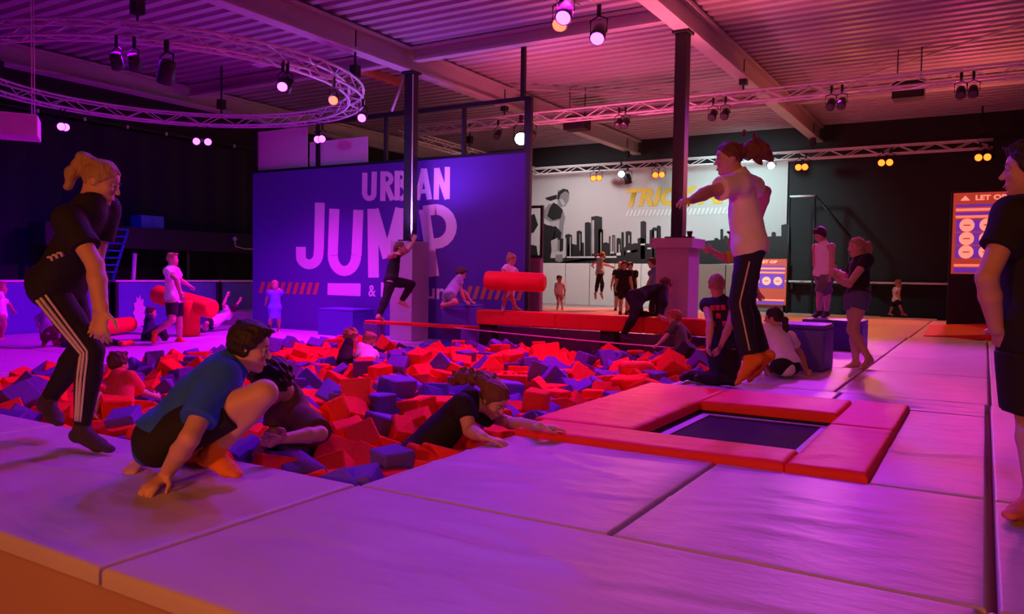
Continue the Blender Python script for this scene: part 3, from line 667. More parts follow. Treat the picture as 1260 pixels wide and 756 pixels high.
# ================================================================== stage lights
def fixture(loc, to, lens, label, group=None, s=1.0):
    loc = Vector(loc); f = empty('stage_light', loc); tag(f, label, 'spotlight', group)
    q = (Vector(to)-loc).to_track_quat('-Z', 'Y')
    def rel(o): o.rotation_mode = 'QUATERNION'; o.rotation_quaternion = q; o.location = (0, 0, -.22*s); return o
    bm = bmesh.new(); tube_bm(bm, [(0, 0, .13*s), (0, 0, .11*s), (0, 0, .02*s), (0, 0, -.12*s), (0, 0, -.125*s)], [.05*s, .085*s, .09*s, .10*s, .085*s], 14); bmesh.ops.recalc_face_normals(bm, faces=bm.faces[:])
    h = rel(obj('housing', bm2me(bm, 'housing', True), 'black_metal', f))
    bm = bmesh.new(); tube_bm(bm, [(0, 0, -.124*s), (0, 0, -.132*s)], [.088*s, .06*s], 14); bmesh.ops.recalc_face_normals(bm, faces=bm.faces[:])
    rel(obj('lens', bm2me(bm, 'lens'), lens, f))
    tube('yoke', [(-.11*s, 0, -.22*s), (-.115*s, 0, -.05*s), (0, 0, .0), (.115*s, 0, -.05*s), (.11*s, 0, -.22*s)], .012*s, 'black_metal', f, 6)
    tube('clamp', [(0, 0, 0), (0, 0, .15)], .03*s, 'black_metal', f, 8)
    return f
# on the ring: (angle via pixel), kind
def ring_at(px, py):
    p = G(px, py, RZ-.1); a = math.atan2(p[1]-RY, p[0]-RX); return (RX+(RR+.13)*math.cos(a), RY+(RR+.13)*math.sin(a), RZ-.24)
camv = Vector(CAM)
for px, py, kind in ((87, 132, 'p'), (97, 132, 'p'), (238, 150, 'p'), (250, 150, 'p'), (366, 146, 'p'), (374, 146, 'p'), (425, 120, 'p'), (139, 40, 'o'), (161, 40, 'o'), (347, 76, 'p'), (359, 76, 'o'), (411, 96, 'r'), (205, 50, 'b')):
    l = ring_at(px, py)
    tgt = {'p': (-6.5, 5.5, 1.0), 'o': (-12, 8.8, 0), 'r': (-5.5, 5, .8), 'b': (-12, 8, 0)}[kind]
    fixture(l, tgt, {'p': 'lens_purple', 'o': 'lens_off', 'r': 'lens_red', 'b': 'lens_off'}[kind], {'p': 'glowing purple spotlight clamped under the round truss', 'o': 'unlit dark spotlight clamped under the round truss', 'r': 'red glowing spotlight at the right bend of the round truss', 'b': 'large dark moving spotlight hanging from the round truss'}[kind], {'p': 'purple lamps on the round truss', 'o': 'unlit lamps on the round truss'}.get(kind), 1.25 if kind == 'b' else .85)
def on_truss(px, py, Y, z): p = WY(px, py, Y); return (p[0], Y-.13, z)
for px in (617, 765, 773, 880, 895, 1024, 1037, 1182, 1197): fixture(on_truss(px, 130, T1Y, 4.40), (on_truss(px, 130, T1Y, 4.4)[0], 11, 0), 'lens_off', 'unlit dark spotlight under the long middle truss', 'unlit lamps on the middle truss', .85)
for px in (733, 740, 809, 817, 985, 993, 1087, 1097, 1206, 1217): fixture(on_truss(px, 190, T2Y, z2-.11), (-4, 8, .8), 'lens_orange', 'glowing orange spotlight under the truss above the mural', 'orange lamps on the mural truss', 1.0)
for px, lb in ((767, 'white glowing spotlight above the TRICK AREA lettering'), (951, 'white glowing spotlight at the right end of the mural')): fixture(on_truss(px, 190, T2Y, z2-.0), (-3, 8, 1), 'lens_white', lb, None, 1.1)
fixture(on_truss(775, 190, T2Y, z2-.15), (-9, 24, 0), 'lens_off', 'chrome grey spotlight beside the white lamp above the mural', None, 1.2)
fixture(on_truss(645, 145, T1Y, 4.45), (-3.5, 6, 1), 'lens_white', 'bright white spotlight by the black frame corner', None, 1.6)
fixture(on_truss(657, 150, T1Y, 4.40), (-5, 6, 0), 'lens_off', 'grey spotlight beside the bright white spotlight', None, 1.2)
fixture((-12.9, 18.9, 4.3), (-4, 6, 1), 'lens_white', 'white spotlight on the short truss behind the black frame', None, 1.3)
for i, (px, py, le, lb) in enumerate(((703, 3, 'lens_purple', 'violet spotlight on the short truss over the pit'), (722, 8, 'lens_red', 'red spotlight on the short truss over the pit'), (757, 28, 'lens_purple', 'violet spotlight at the end of the short truss over the pit'))):
    p = G(px, py, 4.42); fixture((-4.75+(.09, -.09, .09)[i], p[1], 4.55), (p[0]+.5, p[1]-3, 1.5), le, lb, None, 1.1)
for (px, py, lb) in ((710, 152, 'black loudspeaker hanging from the middle truss near the frame'), (1118, 112, 'black loudspeaker hanging from the middle truss on the right')):
    p = WY(px, py, T1Y+1.0); e = empty('loudspeaker', p); tag(e, lb, 'loudspeaker')
    box('cabinet', (-.27, -.2, -.16), (.27, .2, .16), 'black_paint', e, bev=.02); box('grille', (-.24, -.215, -.13), (.24, -.2, .13), 'black_metal', e); 
    for dx in (-.2, .2): tube('bracket', [(dx, 0, .16), (dx, 0, CZ-p[2])], .012, 'black_metal', e)
p = G(320, 81, CZ-.1); e = box('ceiling_lamp', (p[0]-.14, p[1]-.14, CZ-.1), (p[0]+.14, p[1]+.14, CZ-.0), 'white_paint', bev=.02); tag(e, 'small pale emergency lamp under the roof sheets', 'lamp')
p = G(470, 97, CZ-.12); e = box('strip_light', (p[0]-.1, p[1]-.75, CZ-.14), (p[0]+.1, p[1]+.75, CZ), 'stripe_orange', bev=.01); tag(e, 'reddish strip fitting under the roof beside the column head', 'fitting')

# ================================================================== foam cubes
PITPEOPLE = [(145, 500, -.3), (372, 560, -.25), (512, 560, -.2), (430, 430, -.35), (452, 432, -.35), (836, 430, -.2)]
PP = [G(*p)[:2] for p in PITPEOPLE]
def cube_me(m_, seed):
    r = np.random.default_rng(seed); bm = bmesh.new(); bmesh.ops.create_cube(bm, size=1)
    for v in bm.verts: v.co += Vector(r.uniform(-.05, .05, 3))
    bmesh.ops.bevel(bm, geom=bm.edges[:], offset=.05, segments=1, profile=.7, affect='EDGES')
    me = bm2me(bm, 'foam_cube'); me.materials.append(MATS[m_]); return me
CM = {c: [cube_me('foam_'+c, s) for s in range(3)] for c in ('red', 'purple', 'black')}
def foam_z(x, y):
    t = np.clip((x+10.4)/8.0, 0, 1)
    return -.50+.36*t**.7+.07*math.sin(1.7*x+.6*y)+.06*math.sin(2.3*y-.8*x)-.05*np.clip((y-8)/3, 0, 1)
cubes = []
st = .235
for ly, (dz, pr) in enumerate(((-.36, 1.0), (-.18, 1.0), (0.0, .93), (.12, .16))):
    for x in np.arange(-10.25, -2.6, st):
        for y in np.arange(2.9, 11.1, st):
            if rng.random() > pr: continue
            px = x+rng.uniform(-.07, .07)+(st/2 if ly % 2 else 0); py = y+rng.uniform(-.07, .07)+(st/2 if ly % 2 else 0)
            px = min(max(px, -10.22), -2.68); py = min(max(py, 2.96), 11.02)
            if (px > -2.75 and 4.4 < py < 6.9) or (px > -3.25 and py > 10.75): continue
            if any((px-a)**2+(py-b)**2 < .055 for a, b in PP) and ly > 0: continue
            s = rng.uniform(.185, .235); sc = [s, s, s]
            u = rng.random()
            if u < .12: sc[0] *= 1.7
            elif u < .2: sc[2] *= .6
            c = 'red' if rng.random() < .56 else 'purple'
            if py > 9.8 and rng.random() < .12: c = 'black'
            z = foam_z(px, py)+dz+rng.uniform(-.04, .05)
            if py < 3.1 or px > -2.85: z = min(z, -.16)
            q = Quaternion(Vector(rng.normal(size=3)).normalized(), rng.uniform(0, 1.3)) @ Quaternion((0, 0, 1), rng.uniform(0, 6.3))
            v = RC @ (np.array([px, py, z])-CAM); sx = 630+FPX*v[0]/v[2]; sy = 378+FPX*v[1]/v[2]
            vis = -20 < sx < 1280 and ly >= 2
            hidden_near = (py < 3.0+.0) and z < -.3
            cubes.append((v[2] if vis and not hidden_near else 99+v[2], px, py, z, c, int(rng.integers(3)), tuple(sc), q))
cubes.sort(key=lambda t: t[0])
LB = {'red': ('bright red foam cube lying loose in the foam pit', 'red cubes in the foam pit'), 'purple': ('purple foam cube lying loose in the foam pit', 'purple cubes in the foam pit'), 'black': ('black foam cube at the far end of the foam pit', 'black cubes in the foam pit')}
ncube = 0; rest = []
for t in cubes:
    d, px, py, z, c, k, sc, q = t
    if d < 99 and ncube < 300:
        ncube += 1
        o = bpy.data.objects.new('foam_cube', CM[c][k]); C.objects.link(o); o.location = (px, py, z); o.rotation_mode = 'QUATERNION'; o.rotation_quaternion = q; o.scale = sc
        tag(o, LB[c][0], 'foam cube', LB[c][1])
    else: rest.append(t)
VV = []; FF = []; MI = []; base = 0
src = {c: [(np.array([v.co[:] for v in m_.vertices]), [list(p.vertices) for p in m_.polygons]) for m_ in CM[c]] for c in CM}
for d, px, py, z, c, k, sc, q in rest:
    R3 = np.array(q.to_matrix()); v = (src[c][k][0]*np.array(sc)) @ R3.T+np.array([px, py, z]); VV.append(v)
    FF += [[i+base for i in f] for f in src[c][k][1]]; MI += [('red', 'purple', 'black').index(c)]*len(src[c][k][1]); base += len(v)
me = bpy.data.meshes.new('foam_cubes'); me.from_pydata(np.vstack(VV).tolist(), [], FF); me.update()
for c in ('red', 'purple', 'black'): me.materials.append(MATS['foam_'+c])
me.polygons.foreach_set('material_index', MI)
tag(obj('foam_cubes', me), 'mass of red and purple foam cubes filling the pit', 'foam cubes', kind='stuff')

# ================================================================== people
mat('skin', (.62, .36, .27), .55, .06, 14)
mat('eye_white', (.42, .38, .38), .5, .02); mat('iris', (.03, .02, .02), .3, .02); mat('lips', (.42, .16, .14), .5, .04)
def cloth(name, col, rough=.85): mat(name, col, rough, .10, 10, .25, 70)
for n_, c_ in (('black', (.012, .011, .014)), ('navy', (.018, .02, .06)), ('blue', (.02, .12, .70)), ('white', (.90, .88, .88)), ('red', (.72, .05, .05)), ('brown', (.13, .055, .04)), ('grey', (.16, .15, .17)), ('denim', (.10, .12, .22)), ('olive', (.10, .11, .06)), ('lilac', (.42, .36, .70)), ('dress', (.16, .14, .75)), ('yellow', (.55, .52, .06)), ('pinkred', (.6, .25, .28)), ('skyblue', (.16, .26, .50)), ('mint', (.55, .68, .58))): cloth('cloth_'+n_, c_)
cloth('sock_orange', (.80, .22, .03)); cloth('sock_dark', (.05, .03, .05)); cloth('sock_pink', (.75, .2, .2))
for n_, c_ in (('dark', (.025, .015, .012)), ('brown', (.09, .045, .025)), ('blond', (.42, .27, .13)), ('ginger', (.40, .13, .05)), ('auburn', (.17, .06, .035))): mat('hair_'+n_, c_, .6, .35, 45, .6, 90, stretch=(1, 1, .25))

def nrm(v): return v/(np.linalg.norm(v)+1e-12)
class Field:
    def __init__(s, lo, hi, h):
        s.lo = np.array(lo)-3*h; s.h = h; s.n = np.ceil((np.array(hi)+3*h-s.lo)/h).astype(int)+1
        s.D = np.full(s.n, 1.0, np.float32)
    def sub(s, lo, hi):
        a = np.clip(np.floor((np.array(lo)-s.lo)/s.h).astype(int), 0, s.n-1); b = np.clip(np.ceil((np.array(hi)-s.lo)/s.h).astype(int)+1, 1, s.n)
        if (b <= a).any(): return None, None
        g = np.meshgrid(*[s.lo[i]+s.h*np.arange(a[i], b[i]) for i in range(3)], indexing='ij')
        return (slice(a[0], b[0]), slice(a[1], b[1]), slice(a[2], b[2])), np.stack(g, -1).astype(np.float32)
    def add(s, p, mode='u'):
        m_ = p['k']*.6+2.5*s.h
        if p['t'] == 'c': R = max(p['r1'], p['r2'])+m_; lo = np.minimum(p['a'], p['b'])-R; hi = np.maximum(p['a'], p['b'])+R
        else: R = max(p['r'])+m_; lo = p['a']-R; hi = p['a']+R
        sl, P = s.sub(lo, hi)
        if sl is None: return
        d = pdist(p, P); o = s.D[sl]
        if mode == 's': d = -d
        k = max(p['k'], 1e-4)
        if mode == 'u': hh = np.maximum(k-np.abs(o-d), 0)/k; s.D[sl] = np.minimum(o, d)-hh*hh*k/4
        else: hh = np.maximum(k-np.abs(o-d), 0)/k; s.D[sl] = np.maximum(o, d)+hh*hh*k/4
    def mesh(s, noise=0.0, nf=30, seed=0, og=(0, 0, 0)):
        D = s.D
        if noise:
            r = np.random.default_rng(seed); g = np.meshgrid(*[(s.lo[i]+s.h*np.arange(s.n[i])).astype(np.float32) for i in range(3)], indexing='ij', sparse=True)
            w_ = 0
            for _ in range(4):
                f = r.normal(size=3)*nf; w_ = w_+np.sin(f[0]*g[0]+f[1]*g[1]+f[2]*g[2]+r.uniform(0, 6))
            D = D+noise*.5*w_
        return nets(D, s.lo, s.h, np.array(og))
def pdist(p, P):
    if p['t'] == 'c':
        q = P-p['a'].astype(np.float32); ba = p['b']-p['a']; f = 1.0
        if p.get('v') is not None:
            v = p['v']; rt = p['rt']; q = q+(q@v.astype(np.float32))[..., None]*v.astype(np.float32)*(1/rt-1); ba = ba+v*(ba@v)*(1/rt-1); f = (rt+1)/2
        L2 = ba@ba+1e-9; t = np.clip((q@ba.astype(np.float32))/L2, 0, 1)
        d = (np.linalg.norm(q-t[..., None]*ba.astype(np.float32), axis=-1)-(p['r1']+(p['r2']-p['r1'])*t))*f
    else:
        q = (P-p['a'].astype(np.float32))@p['ax'].T.astype(np.float32); r = np.array(p['r'], np.float32)
        k0 = np.linalg.norm(q/r, axis=-1); k1 = np.linalg.norm(q/(r*r), axis=-1)+1e-6; d = k0*(k0-1)/k1
    for (e, n) in p.get('cut', ()): d = np.maximum(d, (P-e.astype(np.float32))@n.astype(np.float32))
    return d.astype(np.float32)
def nets(D, lo, h, og):
    s = D < 0; n = np.array(D.shape)
    c = np.zeros(n-1, np.int8)
    for i in (0, 1):
        for j in (0, 1):
            for k in (0, 1): c += s[i:n[0]-1+i, j:n[1]-1+j, k:n[2]-1+k]
    act = (c > 0) & (c < 8); I = np.argwhere(act); idx = np.full(act.shape, -1, np.int32); idx[act] = np.arange(len(I))
    pos = np.zeros((len(I), 3)); cnt = np.zeros(len(I))
    for ax in range(3):
        o1, o2 = [a for a in range(3) if a != ax]
        for u in (0, 1):
            for v in (0, 1):
                A = I.copy(); A[:, o1] += u; A[:, o2] += v; B = A.copy(); B[:, ax] += 1
                da = D[A[:, 0], A[:, 1], A[:, 2]]; db = D[B[:, 0], B[:, 1], B[:, 2]]
                m_ = (da < 0) != (db < 0); t = np.where(m_, da/(da-db+1e-12), 0)
                q = A.astype(float); q[:, ax] += t; pos[m_] += q[m_]; cnt[m_] += 1
    pos = pos/np.maximum(cnt, 1)[:, None]*h+lo-og
    F = []
    for ax in range(3):
        o1, o2 = (ax+1) % 3, (ax+2) % 3
        sa = [slice(None)]*3; sb = [slice(None)]*3; sa[ax] = slice(0, -1); sb[ax] = slice(1, None)
        ch = s[tuple(sa)] != s[tuple(sb)]; E = np.argwhere(ch)
        E = E[(E[:, o1] > 0) & (E[:, o2] > 0) & (E[:, o1] < n[o1]-1) & (E[:, o2] < n[o2]-1)]
        if not len(E): continue
        def cell(d1, d2): q = E.copy(); q[:, o1] -= d1; q[:, o2] -= d2; return idx[q[:, 0], q[:, 1], q[:, 2]]
        f = np.stack([cell(1, 1), cell(0, 1), cell(0, 0), cell(1, 0)], -1)
        inn = s[E[:, 0], E[:, 1], E[:, 2]]; f[~inn] = f[~inn][:, ::-1]; F.append(f)
    F = np.concatenate(F); F = F[(F >= 0).all(1)]
    me = bpy.data.meshes.new('figure'); me.vertices.add(len(pos)); me.vertices.foreach_set('co', pos.astype(np.float32).ravel())
    me.loops.add(F.size); me.loops.foreach_set('vertex_index', F.ravel().astype(np.int32)); me.polygons.add(len(F))
    me.polygons.foreach_set('loop_start', np.arange(0, F.size, 4, dtype=np.int32)); me.update(calc_edges=True)
    me.polygons.foreach_set('use_smooth', np.ones(len(F), bool)); me.validate(); return me
def cone(a, b, r1, r2, k=.02, v=None, rt=1.0, cut=(), **kw): return dict(t='c', a=np.array(a, float), b=np.array(b, float), r1=r1, r2=r2, k=k, v=v, rt=rt, cut=cut, **kw)
def ell(a, ax, r, k=.02, cut=(), **kw): return dict(t='e', a=np.array(a, float), ax=np.array(ax), r=r, k=k, cut=cut, **kw)
def field_of(prims, h, pad_=.04):
    lo = np.min([np.minimum(p['a'], p.get('b', p['a']))-(max(p['r1'], p['r2']) if p['t'] == 'c' else max(p['r'])) for p in prims], 0)
    hi = np.max([np.maximum(p['a'], p.get('b', p['a']))+(max(p['r1'], p['r2']) if p['t'] == 'c' else max(p['r'])) for p in prims], 0)
    f = Field(lo-pad_, hi+pad_, h)
    for p in prims: f.add(p, p.get('mode', 'u'))
    return f
UP = np.array([0, 0, 1.0]); CR = nrm(np.array([RC[0][0], RC[0][1], 0])); CF = nrm(np.array([RC[2][0], RC[2][1], 0]))
def hdir(deg): return math.cos(math.radians(deg))*CR+math.sin(math.radians(deg))*CF
def bone(par, j, L):
    """joint on the sight line of pixel j at bone length L from its parent; j[2] picks the far (+) or near (-) solution"""
    if len(j) == 4: return G(j[0], j[1], j[3])                 # resting at a given height
    if abs(j[2]) != 1: return AD(j[0], j[1], DEP(par)+j[2])    # or a plain depth offset in metres
    d = nrm(ray(j[0], j[1])); o = CAM-par; b = o@d; c = o@o-L*L; disc = b*b-c
    if disc <= 0:
        q = CAM-b*d; return par+nrm(q-par)*L
    return CAM+(-b+math.copysign(math.sqrt(disc), j[2]))*d

def hand_prims(W, d, n, H, curl, mirror):
    hl = .108*H; d = nrm(d); n = nrm(n-d*(n@d)); sd = np.cross(d, n)*mirror       # sd points to the thumb side
    K = W+d*.52*hl; out = [cone(W-d*.02, K, .16*hl, .21*hl, .012, n, .48), cone(K-sd*.14*hl, K+sd*.14*hl, .10*hl, .10*hl, .012, n, .8)]
    for i, (o, L) in enumerate(((.20, .40), (.07, .47), (-.07, .44), (-.19, .34))):
        b0 = K+sd*o*hl; c1 = curl+.05*i; d1 = nrm(d*math.cos(c1)+n*-math.sin(c1)*-1+sd*(o*.25)); b1 = b0+d1*L*.5*hl
        c2 = curl*2.2; d2 = nrm(d*math.cos(c2)+n*math.sin(c2)+sd*(o*.2)); b2 = b1+d2*L*.5*hl
        r = max(.052*hl, .0068); out += [cone(b0, b1, r*1.1, r, .005), cone(b1, b2, r, r*.8, .004)]
    t0 = W+d*.12*hl+sd*.16*hl; t1 = t0+nrm(d*.62+sd*.75+n*.25)*.26*hl; t2 = t1+nrm(d*.9+sd*.25+n*.3)*.22*hl
    r = max(.06*hl, .0075); out += [cone(t0, t1, r*1.3, r, .01), cone(t1, t2, r, r*.75, .004)]
    return out

def person(label, H, base, pel, face, neck, head, look, LA, RA, LL, RL, top, bottom, feet, hair, vox=.009, sface=None, curl=(.35, .35), bw=1.0, sp=None, skinmat='skin', dress=False, face_on=True, group=None, tl=1.0):
    D0 = DEP(G(base[0], base[1], base[2])) if base[2] is not None else base[1]
    Pv = AD(pel[0], pel[1], D0+pel[2]); fw = hdir(face); left = np.cross(UP, fw)
    Nk = bone(Pv, neck, .305*H*tl); spn = nrm(Nk-Pv)
    ls = np.cross(UP, hdir(sface if sface is not None else face)); ls = nrm(ls-spn*(ls@spn)); fs = np.cross(ls, spn)
    lh = nrm(left-.3*spn*(left@spn)); fh = np.cross(lh, spn)
    hh = .17+.033*H                                            # head height in metres
    Hc = bone(Nk, head, .055*H+.30*hh)
    SL, SR = Nk-spn*.022*H+ls*.098*H*bw, Nk-spn*.022*H-ls*.098*H*bw
    HL, HR = Pv+lh*.052*H-spn*.012*H, Pv-lh*.052*H-spn*.012*H
    def limb(r, a, L1, L2, L3):
        p1 = bone(r, a[0], L1*H); p2 = bone(p1, a[1], L2*H); p3 = bone(p2, a[2], L3*H); return p1, p2, p3
    EL, WL, TL = limb(SL, LA, .175, .152, .10); ER, WR, TR_ = limb(SR, RA, .175, .152, .10)
    KL, AL, FL = limb(HL, LL, .245, .240, .125); KR, AR, FR = limb(HR, RL, .245, .240, .125)
    curv = fs*(.015*H); Md = (Pv+Nk)/2-curv*0
    Ch = Pv+(Nk-Pv)*.74
    torso = [cone(Pv-lh*.038*H, Pv+lh*.038*H, .066*H*bw, .066*H*bw, .03, tag='pelvis'), cone(Pv, Md, .080*H*bw, .072*H*bw, .04, fh, .74, tag='belly'),
             cone(Md, Ch, .072*H*bw, .086*H*bw, .04, fs, .68, tag='chest'), cone(SL-spn*.01*H, SR-spn*.01*H, .036*H, .036*H, .045, tag='yoke'), cone(Ch, Nk+spn*.01*H, .06*H*bw, .036*H, .04, fs, .75, tag='trap')]
    arms = []; legs = []
    for s_, e_, w_ in ((SL, EL, WL), (SR, ER, WR)):
        arms += [cone(s_, e_, .033*H, .025*H, .022, tag='ua'), cone(e_, e_+(w_-e_)*.35, .0255*H, .027*H, .015, tag='fa'), cone(e_+(w_-e_)*.35, w_, .027*H, .0175*H, .012, tag='fa')]
    for h_, k_, a_ in ((HL, KL, AL), (HR, KR, AR)):
        legs += [cone(h_, h_+(k_-h_)*.5, .061*H*bw, .05*H*bw, .03, tag='th'), cone(h_+(k_-h_)*.5, k_, .05*H*bw, .036*H, .02, tag='th'), cone(k_, k_+(a_-k_)*.3, .035*H, .037*H, .015, tag='sh'), cone(k_+(a_-k_)*.3, a_, .037*H, .0225*H, .015, tag='sh')]
    ft = []
    for k_, a_, f_ in ((KL, AL, FL), (KR, AR, FR)):
        sd = nrm(a_-k_); fd = nrm(f_-a_); sd = -UP if abs(fd[2]) < .8 and sd[2] < -.3 else sd; heel = a_+sd*.020*H-nrm(fd-sd*(fd@sd)+1e-6)*.028*H; ball = a_+(f_-a_)*.62+sd*.010*H; upf = nrm(np.cross(np.cross(f_-heel, -sd), f_-heel)+1e-9)
        ft += [cone(a_, heel, .024*H, .022*H, .02), cone(heel, ball, .022*H, .024*H, .02, upf, .8), cone(ball, f_, .024*H, .017*H, .015, upf, .6), cone(a_, ball, .022*H, .018*H, .02)]
    lk = hdir(look[0]); lp = math.radians(look[1]); hf = lk*math.cos(lp)+UP*math.sin(lp); hl_ = nrm(np.cross(UP, lk)); 
    if len(look) > 2: hl_ = nrm(hl_*math.cos(math.radians(look[2]))+np.cross(hf, hl_)*math.sin(math.radians(look[2])))
    hu = np.cross(hf, hl_); ax = np.array([hl_, hf, hu])
    def hp(l, f, u): return Hc+hh*(l*hl_+f*hf+u*hu)
    skull = [ell(hp(0, -.02, .10), ax, (.335*hh, .405*hh, .385*hh), .02), ell(hp(0, .09, -.20), ax, (.255*hh, .29*hh, .29*hh), .03), cone(hp(0, .37, .03), hp(0, .455, -.10), .035*hh, .055*hh, .012),
             ell(hp(0, .36, -.27), ax, (.12*hh, .06*hh, .05*hh), .012), ell(hp(0, .30, -.42), ax, (.10*hh, .09*hh, .07*hh), .02), ell(hp(.17, .26, -.08), ax, (.10*hh, .10*hh, .09*hh), .02), ell(hp(-.17, .26, -.08), ax, (.10*hh, .10*hh, .09*hh), .02),
             ell(hp(.34, -.03, -.03), ax, (.035*hh, .085*hh, .125*hh), .008), ell(hp(-.34, -.03, -.03), ax, (.035*hh, .085*hh, .125*hh), .008)]
    sock = [ell(hp(s_*.15, .40, .05), ax, (.075*hh, .07*hh, .055*hh), .02, mode='s') for s_ in (1, -1)]
    nck = [cone(Nk-spn*.01*H, hp(0, -.08, -.22), .034*H+.004, .030*H+.004, .025)]
    def palm(w_, t_, spec, side):                              # palms face the thighs, or down where the hand rests
        return -UP if len(spec) == 4 or abs(nrm(t_-w_)@ls) > .85 else side
    hands = hand_prims(WL, TL-WL, palm(WL, TL, LA[1], -ls), H, curl[0], -1)+hand_prims(WR, TR_-WR, palm(WR, TR_, RA[1], ls), H, curl[1], 1)
    og = np.array([Pv[0], Pv[1], min(FL[2], FR[2], AL[2], AR[2])-.03*H])
    body = field_of(torso+arms+legs+ft+nck+skull+sock+hands, vox).mesh(og=og)
    o = obj('person', body, skinmat, None, og); tag(o, label, 'person', group)
    def child(name, prims, m_, h=None, noise=0.0, nf=30, seed=1):
        return obj(name, field_of(prims, h or vox).mesh(noise, nf, seed, og), m_, o)
    def infl(p, c, **kw): q = dict(p); 
    def grow(p, c, cut=()):
        q = dict(p)
        if q['t'] == 'c': q['r1'] = q['r1']+c; q['r2'] = q['r2']+c
        else: q['r'] = tuple(r+c for r in q['r'])
        q['cut'] = tuple(q.get('cut', ()))+tuple(cut); return q
    nd = nrm(hp(0, -.08, -.22)-Nk); cut_neck = (Nk+nd*.034*H, nd)
    if top:
        c = top.get('c', .012); hem = Pv-spn*top.get('hem', .05)*H; hn = nrm(spn+UP*top.get('up', 0)); cn = [cut_neck]
        pr = [grow(p, c+(.004 if p['tag'] in ('belly',) else 0), cn) for p in torso[1:]]
        pr.append(cone(Nk-spn*.01*H, Nk+nd*.05*H, .043*H+c, .036*H+c*.6, .02, cut=cn)); pr.append(grow(torso[0], c+.012, [(hem, -hn)]))
        pr.append(cone(Md, hem-hn*.04, .076*H*bw+c, .086*H*bw+c+top.get('flare', 0), .03, fh, .84, cut=((hem, -hn),)))
        sl = top.get('sleeve', .55)
        if sl:
            for s_, e_, w_ in ((SL, EL, WL), (SR, ER, WR)):
                dr = nrm(e_-s_); en = s_+(e_-s_)*min(sl, 1); pr.append(cone(s_, en+dr*.03, .036*H+c, .034*H+c+.004, .02, cut=((en, dr),) if sl <= 1 else ()))
                if sl > 1: d2 = nrm(w_-e_); en = e_+(w_-e_)*(sl-1); pr.append(cone(e_, en, .030*H+c, .022*H+c, .02, cut=((en, d2),)))
        else: pr = [p for p in pr if p.get('tag') != 'yoke']+[cone(Nk-spn*.03*H+ls*.06*H, Nk-spn*.03*H-ls*.06*H, .036*H, .036*H, .03, cut=cn)]
        child('dress' if dress else top.get('name', 'shirt'), pr, top['m'], None, top.get('noise', .004), 26)
    if bottom:
        c = bottom.get('c', .008); ln = bottom.get('len', 2.0); wa = Pv+spn*bottom.get('waist', .055)*H
        hc_ = ((hem+hn*.02, hn),) if top and not dress else ()
        pr = [grow(torso[0], c, hc_), cone(Pv, wa, .080*H*bw+c, .076*H*bw+c, .03, fh, .78, cut=((wa, spn),)+hc_)]
        for h_, k_, a_ in ((HL, KL, AL), (HR, KR, AR)):
            t1 = min(ln, 1.0); dr = nrm(k_-h_); en = h_+(k_-h_)*t1
            hk = hc_ if nrm(k_-h_)@spn < -.8 else (); r_e = (.061+(.036-.061)*t1)*H*bw; fl_ = bottom.get('flare', 0)
            if ln <= 1.0: pr += [cone(h_, en+dr*.02, .061*H*bw+c, r_e+c+fl_, .02, cut=((en, dr),)+hk)]
            else:
                d2 = nrm(a_-k_); e2 = k_+(a_-k_)*(ln-1.0)
                pr += [cone(h_, h_+(k_-h_)*.5, .061*H*bw+c, .05*H*bw+c, .03, cut=hk), cone(h_+(k_-h_)*.5, k_, .05*H*bw+c, .037*H+c, .02), cone(k_, k_+(a_-k_)*.3, .036*H+c, .038*H+c, .015, cut=((e2, d2),)), cone(k_+(a_-k_)*.3, e2+d2*.02, .038*H+c, .0225*H+c+fl_, .015, cut=((e2, d2),))]
        child(bottom.get('name', 'trousers' if ln > 1.3 else 'shorts'), pr, bottom['m'], None, bottom.get('noise', .003), 24, 5)
    if feet:
        for i, (k_, a_) in enumerate(((KL, AL), (KR, AR))):
            hi_ = feet.get('top', .07); e_ = a_+nrm(k_-a_)*hi_; pr = [grow(p, .005) for p in ft[4*i:4*i+4]]+[cone(a_, e_+nrm(k_-a_)*.02, .0225*H+.006, .0245*H+.006, .015, cut=((e_, nrm(k_-a_)),))]
            child(feet.get('name', 'sock'), pr, feet['m'], min(vox, .008))
    if hair:
        st = hair['s']; a = hair.get('v', .028 if 'pony' in hair['s'] or 'long' in hair['s'] else .05)
        front = (hp(0, .125, .0), nrm(hf*.85-hu*.53)); front2 = (hp(0, .27, .3), nrm(hf-hu*.15))
        pr = [ell(hp(0, -.035, .13), ax, ((.335+a)*hh, (.405+a)*hh, (.385+a)*hh), .02, cut=(front, (hp(0, 0, -.30), -hu)))]
        if st in ('short', 'curly'): pr.append(ell(hp(0, 0, .24), ax, ((.31+a)*hh, (.38+a)*hh, (.25+a)*hh), .03, cut=((hp(0, .05, .24), nrm(hf*.62-hu*.78)),)))
        r = np.random.default_rng(int(H*1000)); nz, nf = .0035, 60
        if st == 'pony' or st == 'pony_big':
            tl = hair.get('tail', [(-.42, .22), (-.60, .10), (-.68, -.25), (-.66, -.65)]); rr = hair.get('tr', [.07, .13, .13, .05]); lx = hair.get('lx', 0)
            pts = [hp(lx, f, u) for f, u in tl]
            for i in range(len(pts)-1): pr.append(cone(pts[i], pts[i+1], rr[i]*hh, rr[i+1]*hh, .02))
            if st == 'pony_big':
                for _ in range(26): c_ = hp(r.uniform(-.2, .2), tl[1][0]+r.normal()*.22, tl[1][1]+r.normal()*.17); pr.append(cone(c_, c_+r.normal(size=3)*.03, .07*hh, .05*hh, .015))
        elif st == 'curly':
